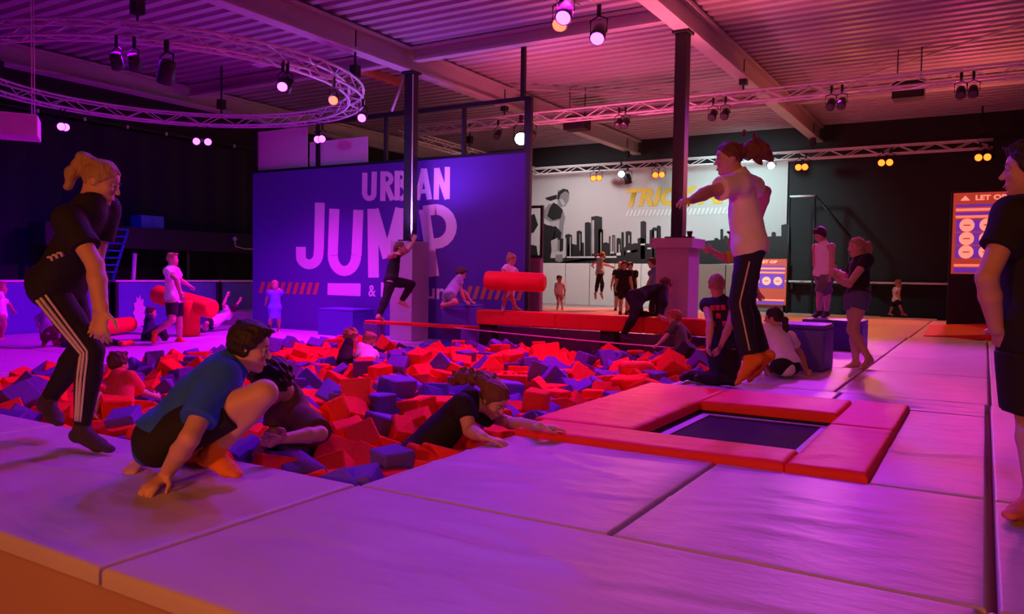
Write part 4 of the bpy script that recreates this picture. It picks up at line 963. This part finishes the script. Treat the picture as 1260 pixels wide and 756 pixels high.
            for _ in range(46):
                th, ph = r.uniform(0, 6.28), r.uniform(-.25, 1.4); v_ = np.array([math.cos(th)*math.cos(ph)*.40, math.sin(th)*math.cos(ph)*.46-.03, math.sin(ph)*.47+.12])
                if v_[1] > .22 and v_[2] < .30: continue
                pr.append(ell(hp(*v_), ax, (.10*hh,)*3, .012))
            nz = .008
        elif st == 'long' or st == 'longcurly':
            bk = hair.get('back', [(-.38, .1), (-.50, -.3), (-.55, -.8), (-.5, -1.2)])
            for lx in (-.2, 0, .2):
                pts = [hp(lx, f, u) for f, u in bk]
                for i in range(len(pts)-1): pr.append(cone(pts[i], pts[i+1], .16*hh, .14*hh, .03))
            if st == 'longcurly':
                for _ in range(60):
                    i = r.integers(len(bk)-1); t = r.random(); f = bk[i][0]+(bk[i+1][0]-bk[i][0])*t; u = bk[i][1]+(bk[i+1][1]-bk[i][1])*t
                    c_ = hp(r.uniform(-.35, .35), f+r.normal()*.08, u+r.normal()*.07); pr.append(cone(c_, c_+r.normal(size=3)*.02, .06*hh, .045*hh, .01))
        elif st == 'bun': pr.append(ell(hp(0, -.40, .38), ax, (.14*hh,)*3, .015))
        elif st == 'short':
            for _ in range(20): th = r.uniform(0, 6.28); q = hp(math.cos(th)*.26, math.sin(th)*.3-.02, .42+r.uniform(0, .05)); pr.append(cone(q, q+hf*.03+hu*.01, .06*hh, .03*hh, .012))
        child('hair', pr, hair['m'], min(vox, .0075), nz, nf, 9)
    if face_on:
        for s_ in (1, -1):
            bm = bmesh.new(); bmesh.ops.create_uvsphere(bm, u_segments=10, v_segments=8, radius=.045*hh); e = obj('eye', bm2me(bm, 'eye', True), 'eye_white', o, hp(s_*.15, .345, .05)-og)
            bm = bmesh.new(); bmesh.ops.create_uvsphere(bm, u_segments=8, v_segments=6, radius=.028*hh); obj('iris', bm2me(bm, 'iris', True), 'iris', e, hh*.026*hf)
        child('mouth', [ell(hp(0, .40, -.285), ax, (.095*hh, .045*hh, .026*hh), .004)], 'lips', .004)
        child('brow', [cone(hp(s_*.08, .405, .135), hp(s_*.22, .36, .145), .016*hh, .012*hh, .002) for s_ in (1,)], hair['m'] if hair else 'lips', .004)
        child('brow', [cone(hp(-.08, .405, .135), hp(-.22, .36, .145), .016*hh, .012*hh, .002)], hair['m'] if hair else 'lips', .004)
    return dict(o=o, og=og, HL=HL, HR=HR, KL=KL, KR=KR, AL=AL, AR=AR, Pv=Pv, Nk=Nk, spn=spn, ls=ls, fs=fs, lh=lh, fh=fh, H=H, Md=Md, EL=EL, ER=ER, WL=WL, WR=WR)
def ribbon(name, P, pts, nrmls, wd, m_, lift=.0):
    """narrow sewn-on tape following a limb"""
    bm = bmesh.new(); L = []
    pts = [np.array(p) for p in pts]
    for i, p in enumerate(pts):
        t = nrm(pts[min(i+1, len(pts)-1)]-pts[max(i-1, 0)]); n = nrm(nrmls[i]); s_ = np.cross(t, n)
        L.append([bm.verts.new(Vector(q-P['og'])) for q in (p-s_*wd/2, p+s_*wd/2, p+s_*wd/2-n*.02, p-s_*wd/2-n*.02)])
    for a, b in zip(L, L[1:]):
        for k in range(4): bm.faces.new((a[k], a[(k+1) % 4], b[(k+1) % 4], b[k]))
    bm.faces.new(L[0]); bm.faces.new(L[-1][::-1]); bmesh.ops.recalc_face_normals(bm, faces=bm.faces[:])
    return obj(name, bm2me(bm, name, True), m_, P['o'])
def leg_tapes(P, side, c, offs, wd, m_, t0=.12, t1=1.0, name='side_stripe'):
    h_, k_, a_ = (P['HL'], P['KL'], P['AL']) if side == 'L' else (P['HR'], P['KR'], P['AR']); sg = 1 if side == 'L' else -1; H = P['H']
    for of in offs:
        pts = []; ns = []
        for i in range(19):
            u = t0+(2*t1-t0)*i/18
            if u <= 1: q = h_+(k_-h_)*u; ax_ = nrm(k_-h_); r = ((.061+(.05-.061)*u*2) if u < .5 else (.05+(.036-.05)*(u-.5)*2))*H
            else: w_ = u-1; q = k_+(a_-k_)*w_; ax_ = nrm(a_-k_); r = ((.036+(.002)*w_/.3) if w_ < .3 else (.038+(.0225-.038)*(w_-.3)/.7))*H
            out = sg*P['lh']; out = nrm(out-ax_*(out@ax_)); f = np.cross(ax_, out); n = nrm(out*math.cos(of)+f*math.sin(of))
            pts.append(q+n*(r+c+.009)); ns.append(n)
        ribbon(name, P, pts, ns, wd, m_)

# ------------------------------------------------------------------ the cast
cloth('tape_white', (.72, .66, .62)); 
# stooping woman at the pit edge
P = person('woman in black T-shirt and white striped leggings stooping at the pit edge', 1.66, (105, 552, 0), (72, 348, -.02), 0, (110, 256, -1), (124, 224, 1), (8, -22), 
    [(116, 325, 1), (120, 378, 1), (121, 415, 1)], [(117, 326, -1), (126, 382, -1), (122, 424, -1)], [(100, 428, 1), (59, 494, 1), (72, 520, -1)], [(117, 438, -1), (101, 530, 0, .095), (134, 553, 0, .028)],
    dict(m='cloth_black', sleeve=.62, hem=.045, c=.016, noise=.006), dict(m='cloth_black', len=1.93, c=.006, noise=.002), dict(m='sock_dark', top=.10), dict(s='pony', m='hair_blond', tail=[(-.36, .42), (-.55, .36), (-.66, -.05), (-.62, -.42)], tr=[.08, .15, .15, .08]), .0075, bw=.87)
leg_tapes(P, 'R', .006, (-.28, 0, .28), .010, 'tape_white', .10, .93)
for i in range(3):
    a = P['Md']-P['ls']*(.072*1.66*.94+.034)+P['spn']*(.02-.028*i)-P['fs']*(-.03+.02*i)
    for sg in (1, -1):
        ribbon('chevron_print', P, [a+np.array([0, 0, .0]), a+sg*.016*P['fs']-.014*P['spn']], [-P['ls']]*2, .009, 'tape_white')
# crouching boy
P = person('boy in blue T-shirt and black shorts crouching with a hand on the mat', 1.72, (190, 598, 0), (203, 536, .12), 12, (282, 454, .10), (307, 428, .02), (5, -14), 
    [(215, 515, .0), (181, 563, 0, .06), (164, 577, 0, .018)], [(233, 540, -.24), (204, 584, 0, .06), (182, 602, 0, .018)], [(300, 496, .08), (243, 560, .1), (272, 574, -.05)], [(325, 484, -.04), (263, 556, .08), (290, 583, -.06)],
    dict(m='cloth_blue', sleeve=.72, hem=-.01, up=.9, c=.022, noise=.008), dict(m='cloth_black', len=.70, c=.010, flare=.012, waist=.0), dict(m='sock_orange', top=.07), dict(s='short', m='hair_dark', v=.075), .0075, curl=(.15, .3))
# dark haired person sitting in the pit
P = person('dark-haired person in a brown T-shirt sitting in the foam by the pit edge', 1.58, (372, 566, -.1), (374, 550, .35), 205, (354, 488, -1), (337, 470, -1), (200, -40),
    [(394, 534, -1), (350, 540, -1), (326, 546, -1)], [(340, 530, 1), (322, 550, -1), (312, 560, -1)], [(338, 562, -1), (352, 620, 1), (330, 640, -1)], [(322, 560, 1), (330, 620, 1), (310, 640, -1)],
    dict(m='cloth_brown', sleeve=.9, hem=.05, c=.02, noise=.008), dict(m='cloth_black', len=1.9, c=.012), None, dict(s='curly', m='hair_dark', v=.14), .0085)
# woman climbing out
P = person('woman with long curly hair in a black T-shirt climbing out of the foam', 1.60, (605, 542, 0), (512, 566, .22), 350, (578, 494, -1), (607, 492, -1), (325, -38),
    [(628, 521, .12), (664, 525, 0, .085), (694, 528, 0, .06)], [(578, 530, -.08), (595, 538, 0, .045), (618, 545, 0, .018)], [(528, 660, 1), (512, 740, 1), (540, 760, 1)], [(522, 660, -1), (508, 740, 1), (530, 760, 1)],
    dict(m='cloth_black', sleeve=.55, hem=.06, c=.018, noise=.007), dict(m='cloth_black', len=1.95, c=.012), None, dict(s='longcurly', m='hair_auburn', v=.05, back=[(-.30, .30), (-.55, .25), (-.85, .10), (-1.15, -.15), (-1.3, -.45)]), .0075, curl=(.08, .15))
leg_tapes(P, 'R', .012, (-.2, .2), .012, 'tape_white', .02, .5)
# jumping girl
P = person('girl in a white T-shirt and navy track pants jumping in mid-air over the trampoline', 1.56, (1000, 5.5, None), (922, 303, 0), 172, (910, 216, -1), (893, 188, -1), (180, -8),
    [(872, 236, -1), (852, 246, -1), (838, 248, -1)], [(942, 236, 1), (934, 268, 1), (930, 285, 1)], [(906, 388, -1), (926, 450, 1), (908, 471, -1)], [(916, 384, -1), (941, 446, 1), (920, 474, -1)],
    dict(m='cloth_white', sleeve=.62, hem=.035, c=.020, noise=.006), dict(m='cloth_navy', len=1.97, c=.014, flare=.012, noise=.005, waist=.0), dict(m='sock_orange', top=.03), dict(s='pony_big', m='hair_auburn', tail=[(-.36, .18), (-.72, .22), (-1.05, .12), (-1.3, -.15)], tr=[.09, .26, .26, .10]), .0075, sface=160, bw=.92)
leg_tapes(P, 'L', .016, (0.1,), .010, 'tape_white', .25, .95)
# youth at the right edge
P = person('youth in black T-shirt and black shorts seen from behind beside the mats', 1.70, (1245, 632, 0), (1277, 396, .15), 118, (1272, 238, 1), (1262, 186, -1), (150, -4),
    [(1214, 342, -1), (1226, 405, 1), (1238, 436, 1)], [(1330, 345, 1), (1335, 400, 1), (1335, 430, 1)], [(1268, 510, 1), (1274, 612, -1), (1243, 634, -1)], [(1300, 510, 1), (1305, 600, 1), (1300, 625, -1)],
    dict(m='cloth_black', sleeve=.55, hem=.08, c=.026, noise=.008, flare=.02), dict(m='cloth_black', len=.92, c=.03, flare=.03), dict(m='sock_pink', top=.04), dict(s='short', m='hair_dark', v=.075), .0085)
# boy on box, girl in denim shorts, seated girl
P = person('boy in a white sleeveless top and grey shorts standing on a purple box', 1.38, (1012, 391, .42), (1014, 336, 0), 215, (1013, 299, -1), (1008, 285, -1), (200, -30),
    [(1024, 319, -.02), (1022, 339, -.02), (1020, 348, 0)], [(1003, 318, .0), (1004, 338, -.02), (1006, 347, 0)], [(1009, 362, -1), (1008, 384, 1), (1001, 389, -1)], [(1018, 362, 1), (1017, 385, 1), (1012, 390, -1)],
    dict(m='cloth_white', sleeve=0, hem=.03, c=.012), dict(m='cloth_grey', len=.95, c=.02, flare=.025), dict(m='sock_dark', top=.04), dict(s='short', m='hair_dark', v=.08), .009)
P = person('girl in black top and denim shorts with a blond ponytail on the mats', 1.50, (1057, 452, 0), (1055, 366, 0), 185, (1059, 320, 1), (1054, 303, -1), (180, -6),
    [(1045, 350, -.05), (1031, 345, -.02), (1026, 337, 0)], [(1042, 342, 1), (1030, 334, 1), (1024, 330, 1)], [(1047, 409, -1), (1071, 444, 1), (1060, 454, -1)], [(1051, 408, -1), (1053, 446, 1), (1038, 453, -1)],
    dict(m='cloth_black', sleeve=.38, hem=-.02, c=.012), dict(m='cloth_denim', len=.33, c=.014, flare=.012, waist=.07), None, dict(s='pony', m='hair_blond', tail=[(-.38, .15), (-.58, .12), (-.62, -.2), (-.52, -.5)], tr=[.09, .16, .17, .10]), .0085, curl=(.5, .5))
P = person('girl in white with a dark ponytail sitting on the mat leaning back on her hands', 1.38, (965, 466, 0), (966, 448, .0), 120, (957, 408, 1), (952, 391, 1), (140, -5),
    [(939, 436, -1), (946, 462, -1), (951, 472, -1)], [(984, 434, 1), (992, 456, -1), (999, 462, -1)], [(942, 436, 1), (932, 456, 1), (924, 452, 1)], [(955, 438, 1), (945, 456, 1), (938, 452, 1)],
    dict(m='cloth_white', sleeve=.55, hem=.015, c=.018, noise=.006), dict(m='cloth_black', len=.9, c=.012), dict(m='sock_dark'), dict(s='pony', m='hair_dark', tail=[(-.38, .05), (-.52, -.1), (-.56, -.5), (-.50, -1.0)], tr=[.09, .14, .14, .06]), .009, curl=(.1, .1))
# kneeling child, hidden child behind the jumper
P = person('short-haired child in a dark jersey kneeling at the pit edge behind the jumping girl', 1.36, (886, 474, 0), (890, 424, .1), 60, (886, 367, 1), (881, 348, 1), (60, 0),
    [(874, 398, -1), (872, 425, -1), (870, 436, -1)], [(898, 400, -1), (886, 428, -1), (880, 437, -1)], [(884, 466, -1), (848, 462, 1), (838, 466, -1)], [(901, 466, -1), (866, 464, 1), (856, 466, -1)],
    dict(m='cloth_navy', sleeve=.2, hem=.05, c=.014), dict(m='cloth_black', len=1.95, c=.016), dict(m='sock_dark'), dict(s='bald', m='hair_blond', v=.02), .009)
bk = P
for r_ in range(3):
    for c_ in range(3):
        if (r_+c_) % 2 == 0 or r_ == 0:
            q = bk['Md']+bk['spn']*(.14-.075*r_)*1.0+bk['ls']*(.05*(c_-1))-bk['fs']*(.083*1.36*.68+.022)
            ribbon('jersey_print', bk, [q-bk['spn']*.024, q+bk['spn']*.024], [-bk['fs']]*2, .04, 'cloth_red')
P = person('person in a yellow T-shirt mostly hidden behind the jumping girl', 1.66, (925, 436, 0), (918, 356, 0), 185, (912, 304, 1), (898, 284, -1), (180, -5),
    [(892, 318, -1), (876, 309, -1), (868, 307, -1)], [(934, 356, 1), (940, 376, -1), (946, 387, 1)], [(918, 396, 1), (922, 432, 1), (912, 438, -1)], [(926, 396, 1), (930, 432, 1), (920, 438, -1)],
    dict(m='cloth_yellow', sleeve=.95, hem=.05, c=.016), dict(m='cloth_black', len=1.9, c=.012), dict(m='sock_dark'), dict(s='short', m='hair_dark'), .010)
# children in the pit
P = person('small child in a red shirt standing in the foam behind the stooping woman', 1.15, (1000, 6.6, None), (147, 512, 0), 75, (146, 465, 1), (145, 449, 1), (70, -5),
    [(122, 486, -1), (118, 506, -1), (116, 516, -1)], [(172, 482, 1), (188, 487, 1), (200, 488, 1)], [(140, 545, 1), (140, 580, 1), (142, 590, 1)], [(152, 545, 1), (152, 580, 1), (154, 590, 1)],
    dict(m='cloth_red', sleeve=.9, hem=.08, c=.02, noise=.008), dict(m='cloth_black', len=1.9, c=.01), None, dict(s='short', m='hair_brown', v=.03), .009)
P = person('curly-haired child in black standing in the foam by the left platform', 1.05, (1000, 10.2, None), (424, 445, 0), 15, (427, 426, 1), (431, 415, 1), (0, -15),
    [(422, 440, 1), (432, 444, -1), (437, 440, -1)], [(430, 440, -1), (437, 440, -1), (442, 436, -1)], [(424, 468, 1), (424, 490, 1), (430, 492, 1)], [(426, 468, -1), (426, 490, 1), (432, 492, 1)],
    dict(m='cloth_black', sleeve=.9, hem=.08, c=.018), dict(m='cloth_black', len=1.9, c=.01), None, dict(s='curly', m='hair_blond', v=.06), .010)
P = person('fair-haired child in a white top standing in the foam beside the curly-haired one', 1.02, (1000, 9.9, None), (450, 449, 0), 330, (452, 430, 1), (454, 420, 1), (330, -20),
    [(462, 440, 1), (468, 446, -1), (470, 450, -1)], [(441, 442, -1), (444, 450, -1), (448, 453, -1)], [(448, 470, 1), (448, 492, 1), (452, 494, 1)], [(452, 470, -1), (452, 492, 1), (456, 494, 1)],
    dict(m='cloth_white', sleeve=.8, hem=.08, c=.018), dict(m='cloth_black', len=1.9, c=.01), None, dict(s='short', m='hair_blond', v=.05), .010)
P = person('ginger child in an olive shirt sitting in the foam below the red beam', 1.12, (1000, 10.5, None), (840, 430, 0), 140, (835, 402, 1), (829, 389, -1), (165, -10),
    [(820, 414, -1), (810, 424, -1), (804, 427, -1)], [(848, 416, 1), (846, 428, 1), (842, 432, 1)], [(822, 430, 1), (812, 440, 1), (806, 440, 1)], [(832, 432, 1), (824, 442, 1), (818, 442, 1)],
    dict(m='cloth_olive', sleeve=.8, hem=.06, c=.016), dict(m='cloth_navy', len=.9, c=.014), None, dict(s='short', m='hair_ginger', v=.05), .010)
# far group beyond the beam
P = person('woman in black climbing over the red beam on hands and knees', 1.50, (1000, 11.6, None), (783, 366, .1), 20, (812, 355, 1), (820, 353, 1), (20, -30),
    [(812, 374, 1), (809, 389, 1), (814, 392, 1)], [(816, 372, -1), (812, 389, -1), (818, 392, -1)], [(788, 388, 1), (806, 389, 1), (800, 393, 1)], [(779, 392, -1), (767, 412, 1), (772, 418, -1)],
    dict(m='cloth_black', sleeve=1.9, hem=.05, c=.014), dict(m='cloth_black', len=1.95, c=.01), dict(m='sock_dark'), dict(s='long', m='hair_auburn', back=[(-.2, .3), (-.3, .4), (-.45, .2)]), .010)
P = person('man in a blue T-shirt and black trousers standing beyond the red beam', 1.66, (803, 393, 0), (805, 357, 0), 200, (806, 332, 1), (802, 323, -1), (180, -8),
    [(798, 347, -1), (794, 357, 1), (795, 364, 1)], [(814, 347, 1), (813, 358, -1), (811, 364, -1)], [(803, 376, 1), (802, 391, 1), (797, 394, -1)], [(809, 376, 1), (809, 391, 1), (804, 394, -1)],
    dict(m='cloth_skyblue', sleeve=.55, hem=.07, c=.02), dict(m='cloth_black', len=1.9, c=.02), dict(m='sock_dark'), dict(s='short', m='hair_brown', v=.07), .011)
P = person('woman in black T-shirt and shorts walking towards the pit in the trick area', 1.42, (768, 388, 0), (768, 354, 0), 265, (768, 334, -1), (768, 327, -1), (260, -10),
    [(776, 345, -1), (778, 355, -1), (778, 360, -1)], [(759, 345, 1), (757, 354, 1), (757, 360, 1)], [(772, 370, -1), (771, 385, 1), (771, 390, -1)], [(764, 370, 1), (763, 386, 1), (762, 390, -1)],
    dict(m='cloth_black', sleeve=.6, hem=.06, c=.02), dict(m='cloth_black', len=.8, c=.016), dict(m='sock_dark'), dict(s='long', m='hair_dark', back=[(-.35, .1), (-.4, -.3)]), .011)
P = person('red-haired woman in black walking behind the one in black shorts', 1.46, (761, 381.5, 0), (762, 352, 0), 250, (763, 333, -1), (764, 324, -1), (240, -10),
    [(770, 344, 1), (771, 353, 1), (771, 358, 1)], [(754, 344, -1), (752, 353, -1), (752, 358, -1)], [(765, 368, 1), (764, 382, 1), (763, 386, -1)], [(759, 368, 1), (757, 383, 1), (755, 387, -1)],
    dict(m='cloth_black', sleeve=.5, hem=.06, c=.018), dict(m='cloth_black', len=.8, c=.014), dict(m='sock_dark'), dict(s='long', m='hair_ginger', back=[(-.3, .2), (-.4, -.1), (-.4, -.5)]), .011)
P = person('dark-haired youth in black behind the walking women in the trick area', 1.42, (776, 385, 0), (776, 353, .2), 280, (776, 335, -1), (775, 328, -1), (285, -5),
    [(782, 345, 1), (783, 354, 1), (783, 358, 1)], [(770, 345, 1), (769, 353, 1), (769, 358, 1)], [(778, 369, 1), (778, 383, 1), (779, 387, -1)], [(773, 369, 1), (773, 383, 1), (773, 387, -1)],
    dict(m='cloth_black', sleeve=.5, hem=.06, c=.018), dict(m='cloth_black', len=.9, c=.014), dict(m='sock_dark'), dict(s='short', m='hair_dark', v=.06), .011)
P = person('girl in a pale top and black leggings jumping before the white wall pads', 1.30, (1000, 22.3, None), (738, 336, 0), 15, (738, 320, 1), (742, 314, 1), (5, 0),
    [(746, 326, 1), (752, 328, 1), (756, 330, 1)], [(730, 324, -1), (728, 327, 1), (732, 330, 1)], [(741, 349, 1), (740, 361, 1), (742, 369, -1)], [(735, 349, -1), (733, 361, 1), (733, 370, -1)],
    dict(m='cloth_mint', sleeve=.5, hem=.06, c=.018), dict(m='cloth_black', len=1.8, c=.01), None, dict(s='pony', m='hair_blond', tail=[(-.38, .15), (-.7, .1), (-.9, -.1), (-1.0, -.3)], tr=[.09, .16, .15, .06]), .011)
P = person('little child in a light top standing by the white wall pads', 1.04, (689, 381, 0), (689, 362, 0), 280, (689, 349, -1), (688, 343, -1), (280, -5),
    [(695, 356, -1), (695, 362, 1), (694, 365, 1)], [(683, 356, -1), (683, 362, 1), (684, 365, 1)], [(691, 371, -1), (692, 379, 1), (693, 382, -1)], [(687, 371, -1), (686, 379, 1), (685, 382, -1)],
    dict(m='cloth_white', sleeve=.4, hem=.06, c=.014), dict(m='cloth_pinkred', len=.7, c=.012), None, dict(s='short', m='hair_brown', v=.05), .011)
P = person('toddler in a white T-shirt and black shorts walking by the black back wall', 1.0, (1103, 391, 0), (1103, 369, 0), 0, (1104, 354, 1), (1106, 347, 1), (0, 0),
    [(1099, 361, 1), (1101, 367, 1), (1103, 370, 1)], [(1102, 362, -1), (1106, 367, -1), (1108, 370, -1)], [(1098, 378, 1), (1095, 386, 1), (1099, 388, -1)], [(1108, 378, -1), (1111, 386, 1), (1116, 388, -1)],
    dict(m='cloth_white', sleeve=.5, hem=.05, c=.016), dict(m='cloth_black', len=.8, c=.016), dict(m='sock_pink'), dict(s='short', m='hair_blond', v=.04), .011)
# left floor
P = person('person in black running off the low red beam with one arm raised', 1.55, (1000, 14.2, None), (481, 345, 0), 10, (487, 314, 1), (494, 303, 1), (5, 5),
    [(502, 308, 1), (509, 297, 1), (511, 290, 1)], [(479, 316, -1), (486, 312, -1), (491, 311, -1)], [(508, 350, 1), (494, 371, 1), (503, 378, -1)], [(475, 368, -1), (466, 389, -1), (472, 394, 1)],
    dict(m='cloth_black', sleeve=.25, hem=.05, c=.014), dict(m='cloth_black', len=1.95, c=.014), None, dict(s='long', m='hair_auburn', back=[(-.35, .1), (-.45, -.2)]), .010)
P = person('boy in a lilac T-shirt kneeling forward on a purple vault box', 1.28, (1000, 13.35, None), (553, 364, .1), 10, (562, 346, 1), (567, 337, 1), (5, -25),
    [(572, 360, 1), (580, 372, 1), (584, 374, 1)], [(567, 361, -1), (573, 373, -1), (578, 374, -1)], [(562, 372, 1), (548, 374, 1), (544, 377, 1)], [(560, 372, -1), (547, 376, 1), (543, 379, 1)],
    dict(m='cloth_lilac', sleeve=.5, hem=.05, c=.018), dict(m='cloth_grey', len=.8, c=.016), None, dict(s='short', m='hair_brown', v=.05), .010)
P = person('small girl in a white top standing on the red beam holding a foam roll', 1.06, (0, DEP(WY(628, 381, 11.33)), None), (627, 352, 0), 330, (628, 329, 1), (629, 318, 1), (320, -25),
    [(638, 338, -1), (645, 342, -1), (649, 343, -1)], [(617, 338, -1), (613, 342, -1), (610, 343, -1)], [(630, 366, -1), (634, 378, 1), (642, 382, -1)], [(622, 366, -1), (619, 378, 1), (618, 383, -1)],
    dict(m='cloth_white', sleeve=.5, hem=.03, c=.016), dict(m='cloth_pinkred', len=.4, c=.012), None, dict(s='bun', m='hair_blond', v=.05), .010)
P = person('little girl in a blue dress standing before the lettered purple wall', 1.14, (338, 410, ZL), (338, 379, 0), 300, (338, 355, 1), (338, 346, -1), (300, -15),
    [(348, 361, 1), (346, 358, -1), (342, 355, -1)], [(329, 366, 1), (327, 373, 1), (326, 377, 1)], [(343, 392, 1), (343, 406, 1), (344, 411, -1)], [(333, 392, 1), (332, 405, 1), (330, 409, -1)],
    dict(m='cloth_dress', sleeve=.45, hem=.20, c=.018, flare=.02), None, None, dict(s='bald', m='hair_blond', v=.04), .010, dress=True)
P = person('boy in a pale T-shirt and black shorts walking past the red foam rolls', 1.66, (218, 423, ZL), (214, 366, 0), 0, (210, 321, -1), (214, 307, 1), (0, 0),
    [(222, 345, 1), (233, 352, 1), (238, 355, 1)], [(217, 344, -1), (223, 366, 1), (226, 374, 1)], [(220, 394, 1), (221, 418, 1), (232, 424, -1)], [(212, 394, -1), (190, 410, 1), (189, 422, -1)],
    dict(m='cloth_white', sleeve=.55, hem=.06, c=.018), dict(m='cloth_black', len=.8, c=.02), dict(m='sock_orange'), dict(s='short', m='hair_blond', v=.03), .010)
P = person('child in dark clothes sitting on the floor beside the walking boy', 1.25, (185, 424, ZL), (182, 415, .75), 20, (184, 394, 1), (187, 381, 1), (10, -5),
    [(192, 405, 1), (198, 412, 1), (202, 414, 1)], [(180, 406, -1), (188, 414, -1), (193, 416, -1)], [(198, 404, 1), (206, 418, 1), (212, 420, 1)], [(196, 406, -1), (204, 420, 1), (210, 422, 1)],
    dict(m='cloth_navy', sleeve=.9, hem=.05, c=.018), dict(m='cloth_black', len=1.9, c=.016), dict(m='sock_dark'), dict(s='short', m='hair_brown', v=.03), .010)
P = person('child in a white shirt tumbling backwards with raised fists by the barrier', 1.22, (266, 408, ZL), (263, 396, 0), 150, (281, 385, 1), (291, 377, 1), (140, 40),
    [(275, 375, -1), (280, 362, 1), (282, 357, 1)], [(291, 375, 1), (297, 367, 1), (299, 363, 1)], [(254, 398, -1), (250, 408, 1), (246, 404, 1)], [(260, 403, 1), (256, 411, 1), (250, 410, 1)],
    dict(m='cloth_white', sleeve=.5, hem=.05, c=.016), dict(m='cloth_black', len=.9, c=.014), dict(m='sock_dark'), dict(s='short', m='hair_dark', v=.04), .010)
P = person('child in a pale shirt and dark shorts half hidden behind the stooping woman', 1.15, (60, 428, ZL), (60, 404, 0), 80, (56, 386, 1), (62, 372, 1), (80, 0),
    [(48, 394, 1), (46, 402, 1), (46, 406, 1)], [(68, 394, 1), (70, 402, 1), (70, 406, 1)], [(56, 418, 1), (53, 428, 1), (54, 431, 1)], [(66, 416, 1), (69, 427, 1), (72, 430, 1)],
    dict(m='cloth_lilac', sleeve=.5, hem=.05, c=.018), dict(m='cloth_brown', len=.9, c=.02, flare=.02), dict(m='cloth_white'), dict(s='short', m='hair_brown'), .010)
P = person('child with an outstretched arm at the left end of the barrier', 1.22, (3, 420, ZL), (0, 388, 0), 30, (0, 364, 1), (2, 352, 1), (30, 0),
    [(11, 374, 1), (16, 382, 1), (18, 386, 1)], [(-12, 374, 1), (-14, 384, 1), (-14, 388, 1)], [(4, 402, 1), (2, 416, 1), (8, 419, 1)], [(-6, 402, 1), (-7, 416, 1), (-2, 419, 1)],
    dict(m='cloth_white', sleeve=.6, hem=.05, c=.018), dict(m='cloth_pinkred', len=.9, c=.016), None, dict(s='short', m='hair_blond'), .010)
P = person('person in dark trousers lying on the left floor behind the stooping woman', 1.45, (120, 428, ZL), (112, 424, 0), 180, (88, 424, 1), (78, 421, 1), (180, 30),
    [(98, 428, -1), (106, 430, -1), (110, 431, -1)], [(98, 420, 1), (106, 420, 1), (110, 421, 1)], [(132, 424, 1), (152, 425, 1), (163, 423, 1)], [(132, 422, 1), (152, 423, -1), (164, 421, 1)],
    dict(m='cloth_navy', sleeve=.5, hem=.05, c=.016), dict(m='cloth_black', len=1.75, c=.014), dict(m='sock_orange'), dict(s='short', m='hair_brown'), .011)
